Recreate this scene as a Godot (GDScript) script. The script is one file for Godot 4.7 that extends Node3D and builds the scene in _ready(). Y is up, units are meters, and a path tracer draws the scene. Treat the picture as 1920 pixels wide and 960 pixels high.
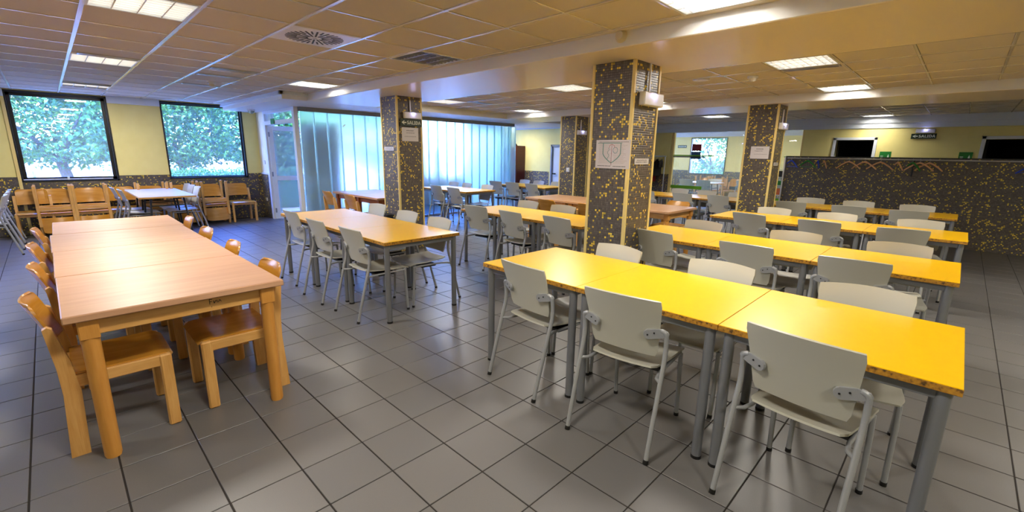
extends Node3D
# A school canteen: yellow and wooden tables, grey and wooden chairs, mosaic pillars, a tile floor and a suspended ceiling.
# x runs along the bays away from the camera, z towards the viewer's right; floor tiles lie on a grid of TILE metres.
const TILE := 0.31162
const CEIL := 2.443
const SOFFIT := 2.33
var M := {}
var used := {}
var rng := RandomNumberGenerator.new()

# ---------------------------------------------------------------- node helpers
func numbered(called: String) -> String:
	var n: int = used.get(called, 0)
	used[called] = n + 1
	return called if n == 0 else "%s_%03d" % [called, n]

func tag(o: Node, label: String, category := "", group := "", kind := "") -> void:
	if label: o.set_meta("label", label)
	if category: o.set_meta("category", category)
	if group: o.set_meta("group", group)
	if kind: o.set_meta("kind", kind)

func thing(called: String, label: String, category: String, at := Vector3.ZERO, turn := 0.0, group := "") -> Node3D:
	var o := Node3D.new()
	o.name = numbered(called)
	add_child(o, true)
	o.position = at
	o.rotation.y = turn
	tag(o, label, category, group)
	return o

func put(called: String, mesh: Mesh, m: Material, parent: Node = null) -> MeshInstance3D:
	var o := MeshInstance3D.new()
	o.mesh = mesh
	if m: o.material_override = m
	if parent == null:
		o.name = numbered(called)
		add_child(o, true)
	else:
		o.name = called
		parent.add_child(o, true)
	return o

func obj(called: String, st: SurfaceTool, m: Material, parent: Node = null) -> MeshInstance3D:
	return put(called, st.commit(), m, parent)

func struct(called: String, st: SurfaceTool, m: Material, label := "") -> MeshInstance3D:
	var o := obj(called, st, m)
	tag(o, label, "", "", "structure")
	return o

func dup(o: Node3D, at: Vector3, turn: float, label := "", group := "") -> Node3D:
	var c: Node3D = o.duplicate()
	var base := str(o.name).rstrip("0123456789")
	c.name = numbered(base.rstrip("_"))
	add_child(c, true)
	c.position = at
	c.rotation = Vector3(0, turn, 0)
	if label: c.set_meta("label", label)
	if group: c.set_meta("group", group)
	return c

# ---------------------------------------------------------------- mesh helpers
func mb() -> SurfaceTool:
	var st := SurfaceTool.new()
	st.begin(Mesh.PRIMITIVE_TRIANGLES)
	return st

func tri(st: SurfaceTool, a: Vector3, b: Vector3, c: Vector3, out: Vector3) -> void:
	var n := (b - a).cross(c - a)
	if n.length_squared() < 1e-16: return
	n = n.normalized()
	if n.dot(out) < 0.0:
		var k := b; b = c; c = k
		n = -n
	for v in [a, c, b]:
		st.set_normal(n)
		st.add_vertex(v)

func quad(st: SurfaceTool, a: Vector3, b: Vector3, c: Vector3, d: Vector3, out: Vector3) -> void:
	tri(st, a, b, c, out)
	tri(st, a, c, d, out)

func tris(st: SurfaceTool, a: Vector3, b: Vector3, c: Vector3, na: Vector3, nb: Vector3, nc: Vector3) -> void:
	var n := (b - a).cross(c - a)
	if n.length_squared() < 1e-16: return
	var vs := [[a, na], [c, nc], [b, nb]]
	if n.dot(na + nb + nc) < 0.0: vs = [[a, na], [b, nb], [c, nc]]
	for v in vs:
		st.set_normal(v[1])
		st.add_vertex(v[0])

# a box from its centre and size, with chamfered edges when b > 0
func bx(st: SurfaceTool, c: Vector3, s: Vector3, b := 0.0, t := Transform3D.IDENTITY) -> void:
	var h := s * 0.5
	b = minf(b, minf(h.x, minf(h.y, h.z)) * 0.9)
	var axes := [Vector3.RIGHT, Vector3.UP, Vector3.BACK]
	var hv := [h.x, h.y, h.z]
	for i in 3:
		var u: Vector3 = axes[i]
		var v: Vector3 = axes[(i + 1) % 3]
		var w: Vector3 = axes[(i + 2) % 3]
		var hu: float = hv[i]
		var hb: float = hv[(i + 1) % 3]
		var hw: float = hv[(i + 2) % 3]
		for sg: float in [-1.0, 1.0]:
			var p := c + u * hu * sg
			var e := v * (hb - b)
			var f := w * (hw - b)
			quad(st, t * (p - e - f), t * (p + e - f), t * (p + e + f), t * (p - e + f), t.basis * (u * sg))
			if b > 0.0:
				for s2: float in [-1.0, 1.0]:
					# the bevel between face u and face v
					var q := c + u * (hu - b) * sg + v * hb * s2
					var p2 := p + v * (hb - b) * s2
					quad(st, t * (p2 - f), t * (p2 + f), t * (q + f), t * (q - f), t.basis * (u * sg + v * s2))
	if b > 0.0:
		for x: float in [-1.0, 1.0]:
			for y: float in [-1.0, 1.0]:
				for z: float in [-1.0, 1.0]:
					var k := Vector3(x, y, z)
					var g := h - Vector3(b, b, b)
					tri(st, t * (c + Vector3(h.x, g.y, g.z) * k), t * (c + Vector3(g.x, h.y, g.z) * k), t * (c + Vector3(g.x, g.y, h.z) * k), t.basis * k)

func lohi(st: SurfaceTool, lo: Vector3, hi: Vector3, b := 0.0) -> void:
	bx(st, (lo + hi) * 0.5, hi - lo, b)

# a round tube along a path, smooth, with flat caps; r may be one radius or one for each point
func tube(st: SurfaceTool, pts: Array, r, seg := 8, caps := true, flat := 1.0) -> void:
	var n := pts.size()
	var up := Vector3.UP
	var rings := []
	for i in n:
		var d: Vector3 = (pts[mini(i + 1, n - 1)] - pts[maxi(i - 1, 0)]).normalized()
		if i == 0:
			up = Vector3.UP if absf(d.y) < 0.9 else Vector3.RIGHT
		up = (up - d * up.dot(d)).normalized()
		var side := d.cross(up)
		var rad: float = r[i] if r is Array else r
		var ring := []
		for k in seg:
			var a := TAU * k / seg
			var o := up * cos(a) * flat + side * sin(a)
			var nn := (up * cos(a) / flat + side * sin(a)).normalized()
			ring.append([pts[i] + o * rad, nn])
		rings.append(ring)
	for i in n - 1:
		for k in seg:
			var a = rings[i][k]; var b = rings[i][(k + 1) % seg]
			var c = rings[i + 1][(k + 1) % seg]; var e = rings[i + 1][k]
			tris(st, a[0], b[0], c[0], a[1], b[1], c[1])
			tris(st, a[0], c[0], e[0], a[1], c[1], e[1])
	if caps:
		for w in [0, n - 1]:
			var d: Vector3 = (pts[0] - pts[1]) if w == 0 else (pts[n - 1] - pts[n - 2])
			for k in seg:
				tri(st, pts[w], rings[w][k][0], rings[w][(k + 1) % seg][0], d)

# a curved sheet of an even thickness: f(u, v) gives its middle surface
func sheet(st: SurfaceTool, f: Callable, nu: int, nv: int, th: float) -> void:
	var P := []
	var N := []
	for i in nu + 1:
		var row := []
		for j in nv + 1:
			row.append(f.call(float(i) / nu, float(j) / nv))
		P.append(row)
	for i in nu + 1:
		var row := []
		for j in nv + 1:
			var du: Vector3 = P[mini(i + 1, nu)][j] - P[maxi(i - 1, 0)][j]
			var dv: Vector3 = P[i][mini(j + 1, nv)] - P[i][maxi(j - 1, 0)]
			row.append(du.cross(dv).normalized())
		N.append(row)
	for sg: float in [-1.0, 1.0]:
		for i in nu:
			for j in nv:
				var c := []
				for q in [[i, j], [i + 1, j], [i + 1, j + 1], [i, j + 1]]:
					var nn: Vector3 = N[q[0]][q[1]] * sg
					c.append([P[q[0]][q[1]] + nn * th * 0.5, nn])
				tris(st, c[0][0], c[1][0], c[2][0], c[0][1], c[1][1], c[2][1])
				tris(st, c[0][0], c[2][0], c[3][0], c[0][1], c[2][1], c[3][1])
	var rim := []
	for i in nu: rim.append([i, 0])
	for j in nv: rim.append([nu, j])
	for i in nu: rim.append([nu - i, nv])
	for j in nv: rim.append([0, nv - j])
	var mid := Vector3.ZERO
	for q in rim: mid += P[q[0]][q[1]]
	mid /= rim.size()
	for k in rim.size():
		var a = rim[k]; var b = rim[(k + 1) % rim.size()]
		var pa: Vector3 = P[a[0]][a[1]]; var pb: Vector3 = P[b[0]][b[1]]
		var na: Vector3 = N[a[0]][a[1]] * th * 0.5; var nb: Vector3 = N[b[0]][b[1]] * th * 0.5
		quad(st, pa - na, pb - nb, pb + nb, pa + na, (pa + pb) * 0.5 - mid)

# a flat outline (x, y) given a depth along z, placed by t
func prism(st: SurfaceTool, pts: PackedVector2Array, depth: float, t := Transform3D.IDENTITY) -> void:
	var idx := Geometry2D.triangulate_polygon(pts)
	for s: float in [-0.5, 0.5]:
		for i in range(0, idx.size(), 3):
			var v := []
			for k in 3:
				var p: Vector2 = pts[idx[i + k]]
				v.append(t * Vector3(p.x, p.y, depth * s))
			tri(st, v[0], v[1], v[2], t.basis * Vector3(0, 0, s))
	var cw := Geometry2D.is_polygon_clockwise(pts)
	for i in pts.size():
		var a := pts[i]; var b := pts[(i + 1) % pts.size()]
		var e := b - a
		var o := Vector3(e.y, -e.x, 0) * (-1.0 if cw else 1.0)
		quad(st, t * Vector3(a.x, a.y, -depth / 2), t * Vector3(b.x, b.y, -depth / 2), t * Vector3(b.x, b.y, depth / 2), t * Vector3(a.x, a.y, depth / 2), t.basis * o)

func uvquad(st: SurfaceTool, tl: Vector3, tr: Vector3, br: Vector3, bl: Vector3, out: Vector3) -> void:
	var vs := [[tl, Vector2(0, 0)], [tr, Vector2(1, 0)], [br, Vector2(1, 1)], [tl, Vector2(0, 0)], [br, Vector2(1, 1)], [bl, Vector2(0, 1)]]
	var n := (tr - tl).cross(br - tl)
	if n.dot(out) > 0.0: vs = [vs[0], vs[2], vs[1], vs[3], vs[5], vs[4]]
	for v in vs:
		st.set_normal(out)
		st.set_uv(v[1])
		st.add_vertex(v[0])

func bez(a: Vector3, b: Vector3, c: Vector3, n: int) -> Array:
	var o := []
	for i in n + 1:
		var t := float(i) / n
		o.append(a.lerp(b, t).lerp(b.lerp(c, t), t))
	return o

func lettering(called: String, text: String, height: float, m: Material, parent: Node, at: Vector3, basis: Basis, depth := 0.002, bold := true) -> MeshInstance3D:
	var tm := TextMesh.new()
	var f := SystemFont.new()
	f.font_names = PackedStringArray(["Droid Sans"])
	if bold: f.font_weight = 700
	tm.font = f
	tm.text = text
	tm.font_size = 32
	tm.pixel_size = height / 23.0
	tm.depth = depth
	tm.curve_step = 1.5
	var o := put(called, tm, m, parent)
	o.transform = Transform3D(basis, at)
	return o

# ---------------------------------------------------------------- materials
func mat(key: String, color: Color, rough := 0.6, metal := 0.0, spec := 0.5) -> StandardMaterial3D:
	var m := StandardMaterial3D.new()
	m.resource_name = key
	m.albedo_color = color
	m.roughness = rough
	m.metallic = metal
	m.metallic_specular = spec
	M[key] = m
	return m

func noise_tex(freq: float, lo: Color, hi: Color, oct := 4, size := 512, sd := 1, mid_stop := -1.0, mid_col := Color.WHITE) -> NoiseTexture2D:
	var t := NoiseTexture2D.new()
	var n := FastNoiseLite.new()
	n.seed = sd
	n.noise_type = FastNoiseLite.TYPE_SIMPLEX_SMOOTH
	n.frequency = freq
	n.fractal_octaves = oct
	t.noise = n
	t.width = size
	t.height = size
	t.seamless = true
	t.generate_mipmaps = false
	var g := Gradient.new()
	g.set_color(0, lo)
	g.set_color(1, hi)
	if mid_stop > 0.0: g.add_point(mid_stop, mid_col)
	t.color_ramp = g
	return t

func tri_map(m: StandardMaterial3D, tex: Texture2D, scale: Vector3, world := false) -> StandardMaterial3D:
	m.albedo_texture = tex
	m.uv1_triplanar = true
	m.uv1_world_triplanar = world
	m.uv1_scale = scale
	m.uv1_triplanar_sharpness = 8.0
	return m

func mosaic_images() -> Array:
	var cells := 64
	var px := 14
	var size := cells * px
	var im := Image.create(size, size, false, Image.FORMAT_RGB8)
	var hm := Image.create(size, size, false, Image.FORMAT_RGB8)
	im.fill(Color(0.26, 0.24, 0.225))
	hm.fill(Color(0.25, 0.25, 0.25))
	var clump := FastNoiseLite.new()
	clump.seed = 7
	clump.frequency = 0.09
	var r := RandomNumberGenerator.new()
	r.seed = 11
	var lit := {}
	for y in cells:
		for x in cells:
			var p := 0.105 + 0.09 * clump.get_noise_2d(x, y)
			if lit.has(Vector2i(x - 1, y)) or lit.has(Vector2i(x - 1, y - 1)): p += 0.10
			var c := Color(0.375, 0.345, 0.32) * r.randf_range(0.86, 1.12)
			if r.randf() < p:
				lit[Vector2i(x, y)] = true
				c = Color(0.89, 0.77, 0.27) * r.randf_range(0.8, 1.15)
				if r.randf() < 0.12: c = Color(0.87, 0.70, 0.28)
			im.fill_rect(Rect2i(x * px + 1, y * px + 1, px - 2, px - 2), c)
			hm.fill_rect(Rect2i(x * px + 1, y * px + 1, px - 2, px - 2), Color(0.8, 0.8, 0.8))
			hm.fill_rect(Rect2i(x * px + 2, y * px + 2, px - 4, px - 4), Color(0.95, 0.95, 0.95))
	hm.bump_map_to_normal_map(3.0)
	return [ImageTexture.create_from_image(im), ImageTexture.create_from_image(hm)]

# long grain: streaks that run along x of the picture
func grain_tex(a: Color, b: Color, sd: int, stretch := 14.0, fine := 0.5, upright := false) -> ImageTexture:
	var w := 256
	var im := Image.create(w, w, false, Image.FORMAT_RGB8)
	var n := FastNoiseLite.new()
	n.seed = sd
	n.frequency = 0.02
	n.fractal_octaves = 3
	var n2 := FastNoiseLite.new()
	n2.seed = sd + 5
	n2.frequency = 0.12
	for y in w:
		for x in w:
			# blend the ends so that the picture repeats
			var fx := float(x) / w
			var v := lerpf(n.get_noise_2d(x / stretch * 4.0, y * 2.0), n.get_noise_2d((x - w) / stretch * 4.0, y * 2.0), fx)
			var k := lerpf(n2.get_noise_2d(x / stretch, y * 3.0), n2.get_noise_2d((x - w) / stretch, y * 3.0), fx)
			var t := clampf(0.5 + v * 0.8 + k * fine, 0, 1)
			if upright: im.set_pixel(y, x, a.lerp(b, t))
			else: im.set_pixel(x, y, a.lerp(b, t))
	return ImageTexture.create_from_image(im)

func make_materials() -> void:
	var m: StandardMaterial3D
	m = mat("floor_tile", Color(1, 1, 1), 0.38, 0.0, 0.5)
	tri_map(m, noise_tex(0.25, Color(0.375, 0.37, 0.366), Color(0.43, 0.424, 0.418), 3, 512, 3), Vector3(2.2, 2.2, 2.2), true)
	for i in 3:
		var v: StandardMaterial3D = m.duplicate()
		v.albedo_color = [Color(0.985, 0.985, 0.985), Color(1.015, 1.01, 1.005), Color(1.0, 0.995, 0.985)][i]
		M["floor_tile_%d" % i] = v
	mat("grout", Color(0.13, 0.11, 0.095), 0.9)
	m = mat("ceiling_panel", Color(1, 1, 1), 0.9, 0.0, 0.2)
	tri_map(m, noise_tex(0.35, Color(0.745, 0.715, 0.66), Color(0.82, 0.79, 0.735), 2, 512, 4), Vector3(2.5, 2.5, 2.5), true)
	mat("ceiling_bar", Color(0.88, 0.85, 0.79), 0.22, 0.25)
	mat("ceiling_plaster", Color(0.83, 0.79, 0.71), 0.5)
	mat("beam_soffit", Color(0.88, 0.835, 0.745), 0.30, 0.0, 0.5)
	mat("beam_white", Color(0.86, 0.86, 0.85), 0.45)
	mat("cornice_white", Color(0.82, 0.85, 0.88), 0.5)
	m = mat("wall_yellow", Color(1, 1, 1), 0.75)
	tri_map(m, noise_tex(0.02, Color(0.89, 0.835, 0.535), Color(0.91, 0.86, 0.56), 3, 256, 9), Vector3(0.6, 0.6, 0.6), true)
	mat("wall_cream", Color(0.87, 0.85, 0.74), 0.7)
	mat("strip_yellow", Color(0.88, 0.79, 0.50), 0.45)
	var mo := mosaic_images()
	m = mat("mosaic", Color(1, 1, 1), 0.34, 0.0, 0.5)
	tri_map(m, mo[0], Vector3.ONE * (1.0 / 1.33), true)
	m.normal_enabled = true
	m.normal_texture = mo[1]
	m.normal_scale = 0.6
	mat("white_frame", Color(0.84, 0.86, 0.88), 0.4)
	mat("grey_frame", Color(0.50, 0.53, 0.58), 0.45)
	mat("grey_blind", Color(0.60, 0.64, 0.64), 0.6)
	mat("black_frame", Color(0.035, 0.045, 0.06), 0.35)
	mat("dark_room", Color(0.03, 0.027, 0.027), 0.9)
	m = mat("window_glass", Color(0.80, 0.95, 0.97, 0.14), 0.02)
	m.transparency = BaseMaterial3D.TRANSPARENCY_ALPHA
	m = mat("door_glass", Color(0.62, 0.70, 0.68, 0.55), 0.2)
	m.transparency = BaseMaterial3D.TRANSPARENCY_ALPHA
	m = mat("frosted_glass", Color(0.82, 0.92, 0.90, 0.14), 0.30)
	m.refraction_enabled = true
	m.refraction_scale = 0.03
	mat("steel", Color(0.62, 0.63, 0.64), 0.34, 0.3)
	mat("table_steel", Color(0.50, 0.51, 0.53), 0.36, 0.45)
	mat("aluminium", Color(0.78, 0.78, 0.78), 0.3, 0.8)
	mat("chair_plastic", Color(0.70, 0.695, 0.64), 0.42)
	mat("black_plastic", Color(0.04, 0.04, 0.042), 0.5)
	m = mat("yellow_laminate", Color(1, 1, 1), 0.30, 0.0, 0.5)
	tri_map(m, noise_tex(0.03, Color(0.95, 0.735, 0.0), Color(0.96, 0.748, 0.005), 3, 256, 12), Vector3(1.5, 1.5, 1.5), true)
	m = mat("chipboard_edge", Color(1, 1, 1), 0.7)
	tri_map(m, noise_tex(0.05, Color(0.12, 0.08, 0.03), Color(0.76, 0.56, 0.14), 5, 256, 13, 0.42, Color(0.62, 0.43, 0.10)), Vector3(3, 3, 3), true)
	m = mat("table_wood_brown", Color(1, 1, 1), 0.33)
	tri_map(m, grain_tex(Color(0.70, 0.53, 0.37), Color(0.775, 0.60, 0.435), 29, 16.0, 0.35), Vector3(1.0, 1.0, 1.0))
	m = mat("table_wood", Color(1, 1, 1), 0.40, 0.0, 0.5)
	tri_map(m, grain_tex(Color(0.725, 0.545, 0.41), Color(0.78, 0.61, 0.475), 21, 16.0, 0.35), Vector3(1.0, 1.0, 1.0))
	m = mat("beech", Color(1, 1, 1), 0.38, 0.0, 0.5)
	tri_map(m, grain_tex(Color(0.77, 0.565, 0.29), Color(0.845, 0.655, 0.385), 22), Vector3(2.2, 2.2, 2.2))
	m = mat("beech_upright", Color(1, 1, 1), 0.38, 0.0, 0.5)
	tri_map(m, grain_tex(Color(0.77, 0.565, 0.29), Color(0.845, 0.655, 0.385), 26, 14.0, 0.5, true), Vector3(2.2, 2.2, 2.2))
	m = mat("beech_leg", Color(1, 1, 1), 0.36, 0.0, 0.5)
	tri_map(m, grain_tex(Color(0.75, 0.51, 0.21), Color(0.80, 0.575, 0.27), 27, 14.0, 0.5, true), Vector3(2.2, 2.2, 2.2))
	m = mat("beech_seat", Color(1, 1, 1), 0.26, 0.0, 0.5)
	tri_map(m, grain_tex(Color(0.70, 0.475, 0.14), Color(0.77, 0.55, 0.20), 23), Vector3(1.6, 1.6, 1.6))
	mat("louvre", Color(0.90, 0.90, 0.90), 0.35)
	m = mat("dark_wood", Color(1, 1, 1), 0.35)
	tri_map(m, grain_tex(Color(0.48, 0.25, 0.11), Color(0.58, 0.33, 0.16), 24), Vector3(1.2, 1.2, 1.2))
	m = mat("cabinet_red", Color(1, 1, 1), 0.4)
	tri_map(m, grain_tex(Color(0.25, 0.05, 0.045), Color(0.31, 0.075, 0.06), 25), Vector3(1.2, 1.2, 1.2))
	mat("white_laminate", Color(0.80, 0.80, 0.84), 0.28)
	mat("white_plastic", Color(0.86, 0.86, 0.87), 0.4)
	mat("sign_green", Color(0.03, 0.15, 0.075), 0.5)
	mat("sign_bright_green", Color(0.03, 0.45, 0.13), 0.5)
	mat("sign_white", Color(0.85, 0.88, 0.84), 0.6)
	mat("ink", Color(0.06, 0.055, 0.05), 0.7)
	mat("hanger_wood", Color(0.87, 0.66, 0.45), 0.5)
	mat("hanger_blue", Color(0.06, 0.24, 0.75), 0.4)
	mat("hanger_green", Color(0.10, 0.52, 0.16), 0.4)
	mat("red_cloth", Color(0.55, 0.06, 0.09), 0.85)
	mat("dark_cloth", Color(0.06, 0.055, 0.065), 0.9)
	mat("green_sticker", Color(0.42, 0.68, 0.06), 0.5)
	mat("red_sheet", Color(0.50, 0.07, 0.12), 0.6)
	mat("blue_sheet", Color(0.18, 0.32, 0.50), 0.6)
	mat("orange_box", Color(0.80, 0.42, 0.20), 0.6)
	mat("paving", Color(0.66, 0.65, 0.62), 0.9)
	m = mat("bark", Color(1, 1, 1), 0.9)
	tri_map(m, noise_tex(0.04, Color(0.22, 0.19, 0.16), Color(0.42, 0.38, 0.33), 4, 256, 31), Vector3(2, 2, 2))
	for i in 3:
		m = mat("leaf_%d" % i, [Color(0.28, 0.50, 0.22), Color(0.42, 0.62, 0.26), Color(0.17, 0.38, 0.24)][i], 0.45)
		m.backlight_enabled = true
		m.backlight = Color(0.30, 0.45, 0.12)
		m.cull_mode = BaseMaterial3D.CULL_DISABLED
	mat("render_wall", Color(0.78, 0.77, 0.74), 0.9)
	m = mat("lamp_diffuser", Color(0.95, 0.95, 0.95), 0.6)
	m.emission_enabled = true
	m.emission = Color(1.0, 0.965, 0.90)
	m.emission_energy_multiplier = 2.4
	m = mat("led", Color(0.9, 0.9, 1.0), 0.5)
	m.emission_enabled = true
	m.emission = Color(0.72, 0.72, 1.0)
	m.emission_energy_multiplier = 6.0

# ---------------------------------------------------------------- camera, sky, light
var cam: Camera3D
const EYE := Vector3(-0.65959, 1.52704, 1.75163)

func setup() -> void:
	cam = Camera3D.new()
	cam.name = "camera"
	add_child(cam)
	cam.position = EYE
	cam.rotation = Vector3(-0.223649, -0.794319, 0.016243)
	cam.fov = rad_to_deg(2.0 * atan(480.0 / 844.12))
	cam.near = 0.05
	cam.far = 300.0
	cam.current = true
	var env := Environment.new()
	env.background_mode = Environment.BG_SKY
	var sm := ProceduralSkyMaterial.new()
	sm.sky_top_color = Color(0.26, 0.48, 1.0)
	sm.sky_horizon_color = Color(0.86, 0.92, 1.0)
	sm.ground_horizon_color = Color(0.80, 0.83, 0.85)
	sm.ground_bottom_color = Color(0.5, 0.5, 0.5)
	sm.sky_curve = 0.12
	sm.sky_energy_multiplier = 4.6
	sm.ground_energy_multiplier = 1.8
	sm.sun_angle_max = 0.0
	var sky := Sky.new()
	sky.sky_material = sm
	env.sky = sky
	env.tonemap_mode = Environment.TONE_MAPPER_LINEAR
	env.tonemap_exposure = 1.24
	env.sdfgi_enabled = true
	env.ssao_enabled = true
	env.ssil_enabled = true
	var we := WorldEnvironment.new()
	we.name = "world_environment"
	we.environment = env
	add_child(we)
	var sun := DirectionalLight3D.new()
	sun.name = "sun"
	sun.light_color = Color(1.0, 0.96, 0.88)
	sun.light_energy = 4.2
	sun.light_angular_distance = 0.53
	sun.shadow_enabled = true
	add_child(sun)
	sun.rotation = Vector3(deg_to_rad(-58), deg_to_rad(-25), 0)   # from above and behind the building, onto the trees outside

const LAMP_ENERGY := 3.7
const LAMP_COLOR := Color(1.0, 0.97, 0.925)

func in_view(p: Vector3, margin := 1.08) -> bool:
	var q: Vector3 = cam.transform.basis.inverse() * (p - cam.position)
	if q.z > -0.05: return false
	var ty := 480.0 / 844.12 * margin
	return absf(q.x / -q.z) < ty * 2.0 and absf(q.y / -q.z) < ty

# ---------------------------------------------------------------- floor and ceiling
func build_floor() -> void:
	var st := mb()
	lohi(st, Vector3(-5.8, -0.2, -10.0), Vector3(16.4, -0.0035, 5.8))
	var fl := struct("floor", st, M.grout, "floor of dull grey ceramic tiles with dark joints")
	var tm := mb()
	bx(tm, Vector3(0, -0.003, 0), Vector3(TILE - 0.0075, 0.006, TILE - 0.006), 0.0014)
	var tile := tm.commit()
	var seen := []
	var rest := []
	for i in range(-18, 53):
		for j in range(-31, 18):
			var p := Vector3((i + 0.5) * TILE, 0, (j + 0.5) * TILE)
			if p.x > 10.4 and p.z < -6.3 and p.x < 16: pass
			if in_view(p, 1.12) and p.x < 12.3: seen.append(p)
			else: rest.append(p)
	seen.sort_custom(func(a, b): return (a - EYE).length_squared() < (b - EYE).length_squared())
	var r := RandomNumberGenerator.new()
	r.seed = 5
	for k in seen.size():
		if k >= 300:
			rest.append(seen[k])
			continue
		var o := put("floor_tile", tile, M["floor_tile_%d" % r.randi_range(0, 2)], fl)
		o.position = seen[k] + Vector3(0, r.randf_range(-0.0006, 0.0003), 0)
	var mm := MultiMesh.new()
	mm.transform_format = MultiMesh.TRANSFORM_3D
	mm.mesh = tile
	mm.instance_count = rest.size()
	for k in rest.size():
		mm.set_instance_transform(k, Transform3D(Basis(), rest[k]))
	var mi := MultiMeshInstance3D.new()
	mi.multimesh = mm
	mi.material_override = M.floor_tile_0
	mi.name = "floor_tiles"
	mi.set_meta("kind", "stuff")
	fl.add_child(mi, true)

var holes := []      # Rect2 (x, z) of ceiling cells taken by fittings

func ceiling_bay(ce: Node3D, bar: SurfaceTool, xs: Array, zs: Array, lo: Vector2, hi: Vector2, shared: ArrayMesh, full: Vector2, rest: SurfaceTool) -> void:
	for i in xs.size() - 1:
		for j in zs.size() - 1:
			var x0: float = maxf(xs[i], lo.x); var x1: float = minf(xs[i + 1], hi.x)
			var z0: float = maxf(zs[j], lo.y); var z1: float = minf(zs[j + 1], hi.y)
			if x1 - x0 < 0.03 or z1 - z0 < 0.03: continue
			var c := Vector2((x0 + x1) / 2, (z0 + z1) / 2)
			var taken := false
			for h in holes:
				if h.has_point(c): taken = true
			if taken: continue
			var whole := absf(x1 - x0 - full.x) < 0.002 and absf(z1 - z0 - full.y) < 0.002
			var at := Vector3(c.x, CEIL + 0.013, c.y)
			if in_view(at, 1.15):
				if whole:
					var o := put("ceiling_panel", shared, M.ceiling_panel, ce)
					o.position = at
				else:
					var st := mb()
					bx(st, Vector3.ZERO, Vector3(x1 - x0 - 0.012, 0.014, z1 - z0 - 0.012), 0.004)
					var o := obj("ceiling_panel", st, M.ceiling_panel, ce)
					o.position = at
			else:
				bx(rest, at, Vector3(x1 - x0 - 0.012, 0.014, z1 - z0 - 0.012))
	for x in xs:
		if x > lo.x - 0.01 and x < hi.x + 0.01:
			lohi(bar, Vector3(x - 0.014, CEIL - 0.002, lo.y), Vector3(x + 0.014, CEIL + 0.022, hi.y), 0.002)
	for z in zs:
		if z > lo.y - 0.01 and z < hi.y + 0.01:
			lohi(bar, Vector3(lo.x, CEIL, z - 0.009), Vector3(hi.x, CEIL + 0.022, z + 0.009), 0.002)

func lines(at: float, pitch: float, lo: float, hi: float) -> Array:
	var a := []
	var k := ceili((lo - at) / pitch) - 1
	while at + k * pitch < hi + pitch:
		a.append(at + k * pitch)
		k += 1
	return a

func build_ceiling() -> void:
	var st := mb()
	lohi(st, Vector3(-5.8, 2.75, -10.0), Vector3(16.4, 2.95, 5.8))
	var ce := struct("ceiling", st, M.ceiling_plaster, "suspended ceiling of tan square panels in pale bars")
	var bar := mb()
	var rest := mb()
	var pm := mb()
	bx(pm, Vector3.ZERO, Vector3(0.552, 0.014, 0.552), 0.004)
	var shared := pm.commit()
	ceiling_bay(ce, bar, lines(0.2185, 0.564, -5.6, 2.5), lines(-0.3173, 0.564, -9.75, 5.5), Vector2(-5.6, -9.75), Vector2(2.478, 5.5), shared, Vector2(0.564, 0.564), rest)
	ceiling_bay(ce, bar, lines(7.24, 0.564, 3.8, 7.24), lines(0.144, 0.572, -6.25, 5.5), Vector2(3.8, -6.25), Vector2(7.225, 5.5), shared, Vector2(0.564, 0.572), rest)
	ceiling_bay(ce, bar, lines(11.9, 0.564, 8.5, 12.4), lines(-0.06, 0.564, -6.25, 5.5), Vector2(8.5, -6.25), Vector2(12.4, 5.5), shared, Vector2(0.564, 0.564), rest)
	ceiling_bay(ce, bar, lines(12.9, 0.6, 12.6, 16.0), lines(-6.6, 0.6, -6.6, -0.9), Vector2(12.6, -6.6), Vector2(16.0, -0.9), shared, Vector2(0.6, 0.6), rest)
	obj("ceiling_grid", bar, M.ceiling_bar, ce)
	var ro := obj("ceiling_panels", rest, M.ceiling_panel, ce)
	ro.set_meta("kind", "stuff")
	# plaster strip between the last panels and the first beam
	st = mb()
	lohi(st, Vector3(2.478, CEIL - 0.002, -6.25), Vector3(2.56, CEIL + 0.02, 5.5))
	obj("plaster_strip", st, M.ceiling_plaster, ce)

func beam(lo: Vector3, hi: Vector3, label: String, face_both := true) -> void:
	var st := mb()
	lohi(st, Vector3(lo.x + 0.004, lo.y, lo.z), Vector3(hi.x - 0.004, hi.y, hi.z), 0.004)
	var o := struct("ceiling_beam", st, M.beam_soffit, label)
	st = mb()
	lohi(st, Vector3(lo.x, lo.y + 0.004, lo.z), Vector3(lo.x + 0.012, hi.y, hi.z), 0.002)
	obj("beam_face", st, M.beam_white, o)
	if face_both:
		st = mb()
		lohi(st, Vector3(hi.x - 0.012, lo.y + 0.004, lo.z), Vector3(hi.x, hi.y, hi.z), 0.002)
		obj("beam_face", st, M.beam_white, o)

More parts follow.
